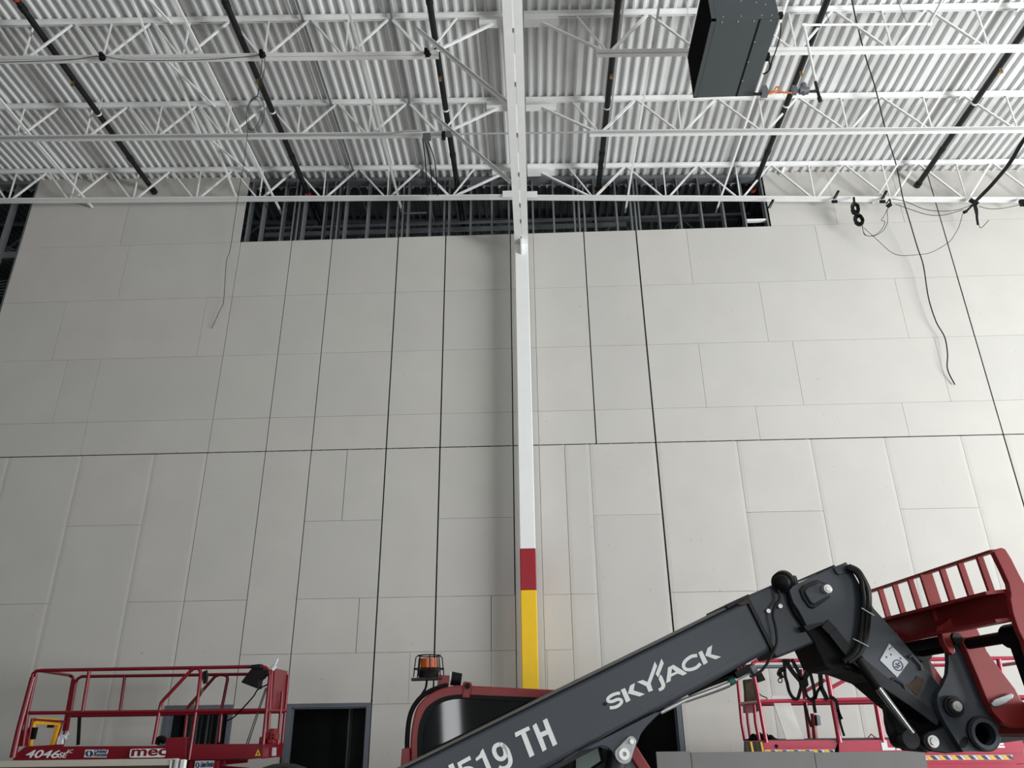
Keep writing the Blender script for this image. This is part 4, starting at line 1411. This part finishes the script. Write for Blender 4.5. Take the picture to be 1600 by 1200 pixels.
# seat, wheel
st = B()
st.mm((-.12, 4.55, .75), (.30, 5.0, .95))
st.mm((-.14, 4.55, .9), (-.02, 5.0, 1.62))
st.smooth = False
obj('seat', st, 'black', th, bevel=.04, seg=3)
sw = B()
c0 = tp(747, 1155, CV0 + .3)
e1_, e2_ = TV, (TU * .35 + UP * .93).normalized()
sw.tube([c0 + e1_ * .15 * math.cos(a) + e2_ * .10 * math.sin(a) for a in [2 * math.pi * i / 24 for i in range(24)]], .012, 8, closed=True)
sw.bar(c0, P(-.2, .75, 1.0), .05, .05)
obj('steering_wheel', sw, 'black', th)
# beacon
BVv = CV0 + .12
q0, q1 = tp(670, 1061, BVv), tp(670, 1046, BVv)
bc = obj('beacon', B().cyl(q0, q0 * .25 + q1 * .75, .052, 24).cyl(q0 * .3 + q1 * .7, q1, .055, 24, .050), 'black', th, label='amber beacon in a wire guard')
q2 = tp(670.5, 1029, BVv)
dm = B()
for k in range(6):
    a, c_ = k / 6, (k + 1) / 6
    dm.cyl(q1.lerp(q2, a), q1.lerp(q2, (a + c_) / 2 + .02), .045, 24)
    dm.cyl(q1.lerp(q2, (a + c_) / 2), q1.lerp(q2, c_), .0435, 24)
obj('lens', dm, 'amber', bc, label='amber lens')
cg = B()
qa_, qb_ = tp(670, 1058, BVv), tp(670.5, 1024.5, BVv)
for k in range(8):
    a = 2 * math.pi * k / 8 + .2
    dv = Vector((math.cos(a), math.sin(a), 0))
    cg.tube([qa_ + dv * .078, qa_.lerp(qb_, .9) + dv * .068, qb_ + dv * .058], .003, 5)
for f_, r_ in ((.38, .077), (1.0, .058)):
    cg.tube([qa_.lerp(qb_, f_) + Vector((math.cos(a), math.sin(a), 0)) * r_ for a in [2 * math.pi * i / 24 for i in range(24)]], .003, 5, closed=True)
obj('wire_guard', cg, 'black', bc)
obj('mount_plate', B().bar(tp(643, 1062, BVv), tp(690, 1060.5, BVv), .1, .010), 'boom_dark', bc)
obj('bracket', B().bar(tp(684, 1063, BVv), tp(702, 1064, BVv), .05, .05), 'tred', bc)
obj('lead', B().tube(smoothline([tp(667, 1063, BVv), tp(665, 1075, BVv), tp(659, 1085, BVv), tp(652, 1096, BVv)]), .006, 6), 'black', bc)
wl_ = B()
q0, q1 = tp(705, 1060, BVv), tp(721, 1062, BVv)
wl_.cyl(q0, q1, .034, 20, .030)
wl_.bar(tp(713, 1068, BVv), tp(713, 1074, BVv), .03, .03)
wlo = obj('roof_lamp', wl_, 'black', th)
obj('lens', B().cyl(q0 - TU * .006, q0, .033, 20), 'lens', wlo)

# ------------------------------------------------------------------ scissor lifts
def tubes(name, parent, m_, Y, pts, r=.02, smooth=False, n=10):
    q = [at(a, c_, Y) for a, c_ in pts]
    return obj(name, B().tube(smoothline(q, 5) if smooth else q, r, n), m_, parent)


def aprism(pts, y0, y1):
    return B().prism([at(a, c_, y0) for a, c_ in pts], (0, y1 - y0, 0))


def lift_base(t, x0, x1, y0, y1, ztop, m_):
    obj('chassis', B().mm((x0 + .15, y0 + .08, .18), (x1 - .15, y1 - .08, .55)), 'boom_dark', t, bevel=.02)
    for X in (x0 + .45, x1 - .45):
        for Yw in (y0 + .1, y1 - .1):
            obj('wheel', B().cyl((X, Yw - .09, .2), (X, Yw + .09, .2), .2, 20), 'tyre', t)
    n = 4
    dz = (ztop - .62) / n
    for k in range(n):
        z = .6 + dz * (k + .5)
        for Yb in (y0 + .2, y1 - .2):
            obj('scissor_arm', B().bar((x0 + .25, Yb, z - dz * .35), (x1 - .25, Yb, z + dz * .35), .05, .1), m_, t)
            obj('scissor_arm', B().bar((x0 + .25, Yb + .06, z + dz * .35), (x1 - .25, Yb + .06, z - dz * .35), .05, .1), m_, t)
    obj('platform_floor', B().mm((x0 + .02, y0 + .03, ztop - .05), (x1 - .02, y1 - .03, ztop + .01)), 'boom_dark', t)


YN, YF = 9.6, 10.75
lf = thing('scissor_lift', 'dark red scissor lift with guard rails at the left, sign panel along its side', 'lift', (-4.6, 10.2, 0), 'scissor lifts')
lift_base(lf, -5.95, -3.4, YN, YF, 1.52, 'lred')
R_ = .0205
tubes('top_rail', lf, 'lred', YN, [(49.5, 1062), (52, 1052), (57, 1048.5), (66, 1047.5), (240, 1044.5), (407, 1041.5), (415, 1043), (420, 1048), (421.5, 1056), (411, 1163)], R_)
tubes('corner_post', lf, 'lred', YN, [(52, 1058), (30, 1140), (20, 1184)], .036)
tubes('corner_post', lf, 'lred', YN, [(57, 1052), (44, 1110), (36, 1166)], .018)
tubes('mid_rail', lf, 'lred', YN, [(46, 1114), (240, 1112), (415, 1109.5)], R_)
tubes('rail_post', lf, 'lred', YN, [(139.5, 1048), (129, 1112)], R_)
tubes('gate_frame', lf, 'lred', YN, [(239.5, 1163), (250, 1106), (252, 1098), (257, 1092), (297, 1049), (302, 1045), (308, 1043.8), (312, 1046), (313.8, 1052), (308.5, 1096), (295, 1187)], R_)
obj('end_rail', B().tube([at(64, 1048, YN), at(108, 1055, YF), at(113, 1057.5, YF), at(115, 1063, YF), at(102, 1141, YF), at(97, 1166, YF)], R_, 10), 'lred', lf)
obj('end_rail', B().tube([at(46, 1114, YN), at(108, 1112.5, YF)], R_ * .8, 10), 'lred', lf)
obj('corner_post', B().bar(at(116, 1062, YF), at(102, 1142, YF), .06, .05), 'lred', lf)
tubes('top_rail', lf, 'lred', YF, [(110, 1116), (118, 1068), (121, 1061), (127.5, 1057), (240, 1055.5), (445, 1052.5)], R_)
tubes('mid_rail', lf, 'lred', YF, [(112, 1118.5), (240, 1116.5), (445, 1112)], R_)
tubes('rail_post', lf, 'lred', YF, [(195, 1057), (187, 1116)], R_)
tubes('gate_frame', lf, 'lred', YF, [(341.5, 1160), (347.5, 1102), (355.5, 1062), (355, 1057), (350.5, 1054.5), (343, 1054), (336, 1057), (296, 1102), (293, 1107), (288, 1152)], R_)
tubes('corner_post', lf, 'lred', YF, [(450.5, 1054), (440.5, 1163)], R_)
tubes('corner_post', lf, 'lred', YF - .4, [(441, 1080), (434, 1163)], R_ * .9)
tubes('corner_post', lf, 'lred', YN + .35, [(425, 1046), (418, 1163)], R_)
obj('end_rail', B().tube([at(418, 1110, YN), at(446, 1111, YF)], R_, 10), 'lred', lf)
pn_ = B().prism([at(430, 1044, YN + .35), at(449.5, 1048.5, YF), at(444, 1112, YF), at(425.5, 1106, YN + .35)], (-.03, 0, 0))
obj('end_panel', pn_, 'lred', lf, bevel=.004, label='red sheet panel at the lift end')
obj('toe_board', aprism([(40, 1166.5), (259, 1165.5), (259, 1187), (20, 1188), (22, 1180)], YN, YN + .02), 'lred', lf)
obj('toe_board', aprism([(40, 1166.5), (97, 1163), (97, 1180), (40, 1188)], YN + .02, YN + .05), 'lred', lf)
obj('toe_box', aprism([(259, 1153), (291, 1151.5), (291, 1185.5), (258, 1187)], YN - .02, YN + .06), 'lred', lf, bevel=.004)
obj('toe_board', aprism([(300, 1163), (411, 1162), (410, 1184.5), (299, 1187.5)], YN + .01, YN + .03), 'lred', lf)
obj('end_board', B().prism([at(411.5, 1161.5, YN), at(443, 1161, YF), at(440, 1182.5, YF), at(410, 1185.5, YN)], (-.02, 0, 0)), 'lred', lf)
obj('far_toe_board', B().mm((-6.0, YF - .02, 1.47), (-3.40, YF, 1.58)), 'lred', lf)
obj('gusset', aprism([(28, 1148), (42, 1134), (44, 1166), (24, 1166)], YN + .01, YN + .02), 'lred', lf)
# entry gate in yellow
ye = [at(46.5, 1166, YN + .25), at(52, 1130, YN + .25), at(54, 1126.5, YN + .25), at(90, 1128, YF - .3), at(91.5, 1131, YF - .3), at(81, 1165, YF - .3)]
ym = B()
for i in range(len(ye) - 1):
    ym.bar(ye[i], ye[i + 1], .05 if i != 2 else .075, .04, up=(1, 0, 0))
obj('entry_gate', ym, 'yellow', lf, label='yellow entry gate')
obj('gate_latch', B().box(at(80, 1131, YF - .35), (.06, .06, .09)), 'black', lf)
obj('gate_latch', B().box(at(50, 1146, YN + .2), (.09, .05, .13)), 'black', lf)
obj('gate_surround', B().tube([at(43, 1164, YN + .15), at(50, 1124, YN + .15), at(101, 1128, YF - .15)], .015, 8).tube([at(96, 1130, YF - .15), at(86, 1165, YF - .15)], .018, 8), 'lred', lf)
# signs on the side
YD = YN - .004
bl_ = at(40, 1183.8, YD)
text('lettering', '4046', at(39.5, 1184, YD), (1, 0, -.02), (0, 0, 1), .082, .39, 'white', lf, bold=.012, shear=.25)
text('lettering', 'SE', at(90.5, 1184, YD), (1, 0, -.02), (0, 0, 1), .055, .105, 'white', lf, bold=.015, shear=.25)
text('lettering', 'AC', at(103, 1176.5, YD), (1, 0, -.02), (0, 0, 1), .038, .08, 'white', lf, shear=.25)
obj('sign', aprism([(131, 1183.5), (166, 1183.5), (169, 1171.2), (133.5, 1171.2)], YN - .006, YN), 'decal', lf, label='white hire company sign')


def hire_mark(px, py, rx, ry, Y, parent):
    l_, r_ = B(), B()
    for s_, bb in ((-1, l_), (1, r_)):
        pts = []
        for i in range(11):
            a = math.pi / 2 - math.pi * i / 10
            pts.append(at(px + s_ * rx * max(.30, math.cos(a)), py + ry * math.sin(a), Y))
        for i in range(7):
            a = -math.pi / 2 + math.pi * i / 6
            pts.append(at(px + s_ * rx * .30 * math.cos(a) ** 2 + s_ * .2, py + ry * .9 * math.sin(a), Y))
        bb.prism(pts, (0, .002, 0))
    obj('sign_mark', l_, 'bluegrey_print', parent)
    obj('sign_mark', r_, 'navy', parent)


hire_mark(139.3, 1177.6, 6.2, 5.0, YN - .009, lf)
text('lettering', 'United', at(147, 1176.8, YN - .007), (1, 0, -.01), (0, 0, 1), .042, .148, 'navy', lf, bold=.025, shear=.2)
text('lettering', 'Rentals', at(146, 1182, YN - .007), (1, 0, -.01), (0, 0, 1), .038, .160, 'navy', lf, bold=.025, shear=.2)
sg = [(202, 1182), (203.5, 1172), (206, 1170.3), (257, 1169.4), (259.3, 1171), (258, 1181), (255.5, 1183.3), (204, 1184)]
obj('sign', aprism(sg, YN - .026, YN - .001), 'white', lf, label='white maker sign')
text('lettering', 'mec', at(204.5, 1182, YN - .027), (1, 0, .012), (0, 0, 1), .072, .415, 'lred', lf, bold=.022)
obj('sign', aprism([(303.5, 1201.5), (332, 1201.5), (334.5, 1187.5), (305, 1189)], YN + .03, YN + .04), 'decal', lf, label='white hire company sign below the platform')
obj('lower_frame', B().mm((at(296, 1190, YN + .05).x, YN + .045, 1.0), (at(340, 1190, YN + .05).x, YN + .12, 1.47)), 'lred', lf)
hire_mark(308.5, 1195.5, 3.2, 4.6, YN + .028, lf)
text('lettering', 'United Rentals', at(313, 1199, YN + .029), (1, 0, .03), (0, 0, 1), .058, .148, 'navy', lf, bold=.02, shear=.15)
tri = [at(398, 1181, YN - .0), at(407, 1180.8, YN - .0), at(403, 1170.5, YN - .0)]
obj('warning_mark', B().prism([p + Vector((0, .004, 0)) for p in tri], (0, .004, 0)), 'ydecal', lf, label='yellow warning triangle')
obj('warning_mark', B().prism([at(401.5, 1179.5, YN + .003), at(404.5, 1179, YN + .003), at(403.2, 1174, YN + .003)], (0, .001, 0)), 'blackprint', lf)
q = [at(423, 1181, YF - .75), at(429, 1181, YF - .75), at(429.5, 1168, YF - .75), at(424, 1168, YF - .75)]
obj('paper_tag', B().prism([Vector((p.x + .012, p.y, p.z)) for p in q], (-.004, .03, 0)), 'decal', lf)
# things hung on the lift
bb = aprism([(391.5, 1038.8), (407.5, 1037.2), (407.5, 1045), (400, 1046), (392, 1045)], YN - .06, YN + .06)
bb.prism([at(a, c_, YN - .05) for a, c_ in [(386.5, 1052), (392, 1045), (408, 1045.5), (419.5, 1046.5), (419, 1053), (411, 1056), (409.5, 1059), (405, 1062), (403, 1076.5), (376, 1066)]], (0, .14, 0))
tag(obj('work_light', bb, 'black', bevel=.01), 'black work light clamped to the top rail of the left lift', 'lamp')
tag(obj('elastic_cord', B().tube(smoothline([at(419, 1069, YN), at(403, 1077.5, YN), at(396, 1088, YN - .02), at(380, 1106, YN - .03), at(366, 1120, YN + .02), at(355, 1126, YN + .2)]), .008, 6), 'strap'), 'black elastic cord slanting from the work light across the left lift', 'cord')
tag(obj('thin_rods', B().tube([at(415, 1075, YN + .02), at(385, 1162, YN + .3)], .007, 6).tube([at(417, 1075, YN + .02), at(388, 1162, YN + .3)], .007, 6), 'greywire'), 'pair of thin grey rods leaning on the right end of the left lift', 'rods')
hd_ = B().tube([at(320, 1068, YN + .04), at(318, 1060, YN + .04), at(319, 1050, YN + .04), at(322, 1048, YN + .04), at(323, 1060, YN + .04), at(321, 1068, YN + .04)], .018, 8)
obj('gate_handle', hd_, 'black', lf, label='black gate handle')
obj('lanyard', B().tube(smoothline([at(316, 1075, YN + .05), at(314, 1085, YN + .05), at(305, 1095, YN + .1), at(301, 1105, YN + .1)]), .013, 6), 'olive', lf)
rdb = B()
for k, (a, c_) in enumerate(((421, 1150), (427, 1145), (430, 1151), (425, 1156), (412, 1157))):
    rdb.box(at(a, c_, YN + .2), (.09 - .012 * (k % 3), .12, .08 + .01 * (k % 2)))
tag(obj('tool_pouch', rdb, 'red_plastic', bevel=.015), 'bright red pouch hanging at the right end of the left lift', 'bag')
tag(obj('antenna', B().tube([at(425, 1046, YN + .35), at(430, 1040, YN + .35)], .03, 8).tube([at(430, 1039, YN + .35), at(434, 1029, YN + .35)], .013, 8), 'decal'), 'small white stick standing at the top right corner of the left lift', 'stick')
wl2 = B()
for pts in ([(91, 1165), (94, 1158), (97, 1153), (104, 1148), (107, 1145)], [(95, 1163), (97, 1157), (99, 1150), (104, 1155)], [(90, 1163), (93, 1152), (97, 1149)], [(97, 1163), (98, 1155), (102, 1149)]):
    wl2.tube(smoothline([at(a, c_, YN + .3) for a, c_ in pts], 4), .018, 6)
tag(obj('lanyard', wl2, 'decal'), 'white lanyard bunched on the floor of the left lift', 'lanyard')
tag(obj('strap', B().bar(at(124.5, 1117, YF), at(122, 1164, YF), .008, .045, up=(1, 0, 0)), 'cable'), 'dark strap hanging from the far mid rail of the left lift', 'strap')
tag(obj('cloth_heap', B().tube(smoothline([at(244, 1162, YN + .2), at(248, 1156, YN + .2), at(253, 1155, YN + .2), at(258, 1158, YN + .2)]), .04, 8), 'black'), 'small black cloth lying behind the red box of the left lift', 'cloth')

# right lift
YN, YF = 9.3, 10.4
lr = thing('scissor_lift', 'pinkish red scissor lift with guard rails behind the raised boom', 'lift', (4.3, 9.85, 0), 'scissor lifts')
lift_base(lr, 2.46, 5.6, YN, YF, 1.6, 'lred_lit')
tubes('top_rail', lr, 'lred_lit', YN, [(1175, 1045), (1176, 1036), (1182, 1032.5), (1260, 1031.5), (1420, 1030), (1600, 1028)], R_)
tubes('top_rail', lr, 'castgrey', YF, [(1152.5, 1048), (1185, 1042), (1289, 1040.5), (1420, 1040)], .022)
tubes('corner_post', lr, 'lred_lit', YN, [(1175, 1040), (1184, 1085), (1191.7, 1130), (1197.5, 1160)], R_)
tubes('corner_post', lr, 'lred_lit', YF, [(1151, 1050), (1152.5, 1063), (1159, 1130), (1164, 1158)], R_)
tubes('end_post', lr, 'lred_lit', YN + .7, [(1167, 1110), (1169, 1130), (1173, 1158)], R_ * .9)
tubes('end_post', lr, 'lred_lit', YN + .3, [(1178, 1098), (1181, 1130), (1186.5, 1158)], R_)
obj('end_rail', B().tube([at(1156.5, 1100, YF), at(1186, 1097, YN)], R_, 10), 'lred_lit', lr)
tubes('mid_rail', lr, 'lred_lit', YN, [(1187, 1096), (1260, 1094.6), (1350, 1092.5), (1600, 1089)], R_)
tubes('mid_rail', lr, 'lred', YF, [(1158, 1101), (1291, 1099)], R_)
tubes('rail_post', lr, 'lred_lit', YN, [(1289, 1036), (1293, 1055), (1306.7, 1130), (1312, 1160)], .028)
tubes('rail_post', lr, 'lred', YF, [(1251.7, 1046), (1253, 1060), (1257.5, 1088), (1259, 1105), (1266, 1158)], .026)
tubes('rail_post', lr, 'lred', YF - .3, [(1270, 1115), (1274, 1158)], .03)
obj('junction_box', aprism([(1276, 1117), (1281, 1118), (1283, 1133), (1278, 1134)], YF - .38, YF - .3), 'castgrey', lr)
tubes('gate_brace', lr, 'lred', YF, [(1251, 1060), (1256, 1048), (1262, 1044)], R_)
tubes('gate_brace', lr, 'lred', YF, [(1257, 1081), (1289, 1062.5)], R_)
tubes('gate_brace', lr, 'lred_lit', YN, [(1297.5, 1074), (1319, 1062), (1360, 1040)], R_ * .6)
tubes('gate_brace', lr, 'lred_lit', YN, [(1298, 1076.5), (1321, 1063.5), (1362, 1041)], R_ * .6)
tubes('rail_post', lr, 'lred_lit', YN, [(1362, 1060), (1370.6, 1110), (1379.5, 1160)], .026)
tubes('rail_post', lr, 'lred_lit', YN, [(1560, 1030), (1584, 1150)], .026)
xe_ = 5.52
for Yq, zt_ in ((YN, at(1600, 1028, YN).z), (YF, at(1420, 1040, YF).z)):
    obj('corner_post', B().tube([(xe_, Yq, 1.58), (xe_, Yq, zt_)], R_, 10), 'lred_lit', lr)
    obj('top_rail', B().tube([(at(1420, 1040, Yq).x, Yq, zt_), (xe_ + .02, Yq, zt_)], R_, 10), 'lred_lit', lr)
for z_ in (2.0, at(1500, 1034, YN).z):
    obj('end_rail', B().tube([(xe_, YN, z_), (xe_, YF, z_)], R_, 10), 'lred_lit', lr)
obj('mid_rail', B().tube([at(1291, 1099, YF), (xe_, YF, at(1291, 1099, YF).z)], R_, 10), 'lred', lr)
obj('toe_board', aprism([(1163, 1157.5), (1196, 1157.3), (1311, 1156), (1303, 1175), (1303, 1184), (1196, 1186), (1163, 1186)], YN + .01, YN + .03), 'lred_lit', lr)
obj('toe_board', aprism([(1311, 1157), (1470, 1154), (1595, 1145), (1600, 1173), (1600, 1176), (1311, 1180)], YN - .01, YN + .02), 'lred_lit', lr)
obj('toe_board_gap', aprism([(1302, 1158), (1311.5, 1157), (1312, 1178), (1302, 1180)], YN + .03, YN + .06), 'heater_dark', lr)
obj('lower_frame', aprism([(1438, 1177), (1600, 1174), (1600, 1193), (1440, 1194)], YN + .03, YN + .1), 'lred_lit', lr)
obj('lower_frame', aprism([(1443, 1194), (1588, 1193), (1588, 1212), (1443, 1212)], YN - .02, YN + .06), 'lred_lit', lr)
obj('far_toe_board', B().mm((2.5, YF - .02, 1.50), (5.5, YF, 1.60)), 'lred_lit', lr)


def hazard(x0, x1, y0, y1, Y, n, parent):
    base = aprism([(x0, y0), (x1, y0 - (x1 - x0) * .004), (x1, y1 - (x1 - x0) * .004), (x0, y1)], Y, Y + .004)
    obj('hazard_tape', base, 'decal', parent, label='hazard striped tape')
    for k in range(n):
        a = x0 + (x1 - x0) * (k + .1) / n
        wd = (x1 - x0) / n * .36
        sh = (x1 - x0) / n * .35
        for o_, mm_ in ((0, 'ydecal'), (wd, 'bluegrey_print')):
            obj('stripe', aprism([(a + o_, y0 + .4 - (a - x0) * .004), (a + o_ + wd, y0 + .4 - (a - x0) * .004), (a + o_ + wd + sh, y1 - .4 - (a - x0) * .004), (a + o_ + sh, y1 - .4 - (a - x0) * .004)], Y - .003, Y), mm_, parent)


hazard(1195, 1304, 1171.5, 1180, YN + .004, 6, lr)
hazard(1443, 1582, 1180, 1187.5, YN + .024, 7, lr)
obj('hazard_tape', aprism([(1163, 1158), (1193, 1158), (1193, 1176), (1163, 1176)], YN + .004, YN + .008), 'blackprint', lr, label='black and yellow warning tape')
for k in range(4):
    a = 1164 + 8 * k
    obj('stripe', aprism([(a, 1159), (a + 3, 1159), (a + 6, 1175), (a + 3, 1175)], YN + .001, YN + .004), 'ydecal' if k % 2 else 'rust', lr)
for s_, px in (('L', 1378.5), ('I', 1393)):
    pass
text('lettering', 'LI', at(1379, 1172.5, YN - .013), (1, 0, 0), (0, 0, 1), .10, .20, 'white', lr, bold=.06)
text('lettering', 'E', at(1557.5, 1168.5, YN - .013), (1, 0, 0), (0, 0, 1), .075, .085, 'white', lr, bold=.06)
for px, py in ((1213, 1166),):
    q = at(px, py, YN + .01)
    obj('hole', B().cyl(q, q - Vector((0, .002, 0)), .02, 14), 'heater_dark', lr)
tie = B().tube([at(1355, 1155, YN), at(1361, 1147, YN), at(1371, 1155, YN)], .007, 6)
obj('handle_loop', tie, 'lred', lr)
obj('control_panel', aprism([(1163, 1062), (1176.7, 1060), (1181, 1097), (1182, 1113), (1166, 1113), (1165, 1080)], YF - .4, YF - .3), 'rust', lr, bevel=.006, label='faded brown control panel')
obj('control_panel', aprism([(1165, 1101), (1182, 1100), (1183, 1113.5), (1166, 1114)], YF - .45, YF - .3), 'lred', lr)
obj('control_box', aprism([(1183, 1052), (1190, 1050), (1196.7, 1062.5), (1185, 1066.5)], YN + .5, YN + .62), 'black', lr, bevel=.006)
obj('control_lead', B().tube(smoothline([at(1184, 1081, YN + .3), at(1190, 1087, YN + .3), at(1197, 1090, YN + .3), at(1199, 1094, YN + .3)]), .006, 6), 'cable', lr)
obj('corner_cover', aprism([(1176, 1056), (1180, 1056), (1188, 1110), (1183, 1112)], YN + .28, YN + .32), 'boom_dark', lr)

# leaning board and harness
lb = B().prism([at(1205, 1087, 9.9), at(1231, 1087, 9.9), at(1258, 1160, 9.55), at(1230, 1160, 9.55)], (0, .016, 0))
tag(obj('drywall_offcut', lb, 'offcut'), 'pale strip of board leaning inside the right lift beside the harness', 'board')
hn = thing('safety_harness', 'black webbing safety harness hung over the rail of the right lift', 'harness', at(1255, 1092, YN - .03))
YH = YN - .035


def webbing(pts, wd=.042, Y=YH):
    q = smoothline([at(a, c_, Y) for a, c_ in pts], 4)
    bb = B()
    secs = []
    for i in range(len(q)):
        t_ = (q[min(i + 1, len(q) - 1)] - q[max(i - 1, 0)]).normalized()
        sd = t_.cross(Vector((0, 1, 0)))
        sd = sd.normalized() * wd / 2
        secs.append([q[i] - sd + Vector((0, -.003, 0)), q[i] + sd + Vector((0, -.003, 0)), q[i] + sd + Vector((0, .003, 0)), q[i] - sd + Vector((0, .003, 0))])
    bb.loft(secs)
    return bb


for pts, wd in (([(1225, 1030), (1226.7, 1055), (1230, 1067.5), (1233, 1080), (1239, 1090), (1246, 1091.7), (1250, 1080), (1253, 1067.5)], .035),
                ([(1230, 1030), (1232, 1040), (1241, 1053), (1251.7, 1065)], .05), ([(1237, 1030), (1246, 1046.7), (1253, 1063)], .04), ([(1272, 1030), (1264, 1047), (1255, 1063)], .06),
                ([(1277, 1030), (1281, 1051), (1282.5, 1061.7), (1283, 1073), (1288, 1084), (1293, 1094)], .05),
                ([(1265, 1045), (1266, 1051), (1270, 1067.5), (1272.5, 1080), (1273, 1091)], .035), ([(1274, 1088), (1267, 1092.5), (1261, 1088), (1258, 1077), (1257, 1068)], .03),
                ([(1283, 1073), (1277.5, 1080), (1275, 1088), (1273, 1092)], .03), ([(1271, 1092), (1272, 1103), (1274, 1114)], .035), ([(1257, 1098), (1262, 1118), (1268, 1136)], .03),
                ([(1297, 1088), (1306, 1095), (1310, 1112), (1315, 1124)], .035), ([(1309, 1108), (1313, 1130), (1319, 1150)], .025), ([(1224, 1045), (1218, 1050), (1222, 1060)], .05)):
    obj('webbing', webbing(pts, wd), 'strap', hn)
obj('back_pad', aprism([(1248, 1063), (1262, 1060), (1264, 1070), (1261, 1074), (1250, 1073)], YH - .015, YH + .01), 'strap', hn, bevel=.006)
for px, py in ((1217.5, 1052.5), (1219, 1063)):
    obj('buckle', B().tube([at(px + 3.2 * math.cos(a), py + 3.6 * math.sin(a), YH - .01) for a in [2 * math.pi * i / 12 for i in range(12)]], .006, 6, closed=True), 'black', hn)
hp = B()
for k in range(9):
    p = at(1176 + 4.5 * k, 1155 - 4 * math.sin(k * .45), YN + .35 + .05 * (k % 3))
    hp.tube(smoothline([p + Vector((-.06, 0, -.02)), p + Vector((-.02, .02, .03 * (k % 2))), p + Vector((.01, -.02, .0)), p + Vector((.05, 0, -.025))], 4), .02, 6)
tag(obj('cloth_heap', hp, 'strap'), 'dark crumpled cloth lying on the floor of the right lift', 'cloth')

# ------------------------------------------------------------------ boards standing in front
YB = 8.0
xs_ = [at(px, 1175, YB).x for px in (1025, 1079, 1272, 1445)]
for k in range(3):
    zt = at((1025, 1175, 1360)[k], 1174.8, YB).z
    bb = B().mm((xs_[k] + .003, YB, 0), (xs_[k + 1] - .003, YB + .05, zt))
    tag(obj('board', bb, 'dimboard'), ['narrow grey board standing on edge beside the doorway, leftmost of the three in front', 'wide grey board standing on edge under the harness, middle of the three in front', 'grey board standing on edge below the boom head, rightmost of the three in front'][k], 'board', 'grey boards standing in front of the right lift')
bx = thing('panel_crate', 'brown panel with a cream top edge at the bottom left corner', 'panel', (-4.4, YB + .2, 0))
x0, x1 = at(-40, 1187, YB).x, at(268, 1186.5, YB).x
zt = at(150, 1187, YB).z
obj('face', B().mm((x0, YB, 0), (x1, YB + .03, zt - .05)), 'brownboard', bx)
obj('top_edge', B().mm((x0, YB - .01, zt - .055), (x1 + .03, YB + .10, zt)), 'cream', bx)
obj('back', B().mm((x0, YB + .08, 0), (x1, YB + .10, zt - .05)), 'brownboard', bx)
xa = x1 + .0
for k, (wd, mm_) in enumerate(((.018, 'white'), (.02, 'castgrey'), (.014, 'drywall'), (.022, 'white'), (.016, 'castgrey'), (.02, 'white'), (.012, 'white'))):
    bb = B().mm((xa, YB - .02, 0), (xa + wd, YB + .04, zt - .012 + .004 * (k % 2)))
    tag(obj('board_edge', bb, mm_), ['white board edge-on, first right of the brown panel', 'grey board edge-on, second right of the brown panel', 'off-white board edge-on, third right of the brown panel', 'white board edge-on, fourth right of the brown panel', 'grey board edge-on, fifth right of the brown panel', 'white board edge-on, sixth right of the brown panel', 'thin white board edge-on, last before the red lift'][k], 'board', 'boards stacked edge-on beside the brown panel')
    xa += wd + .002
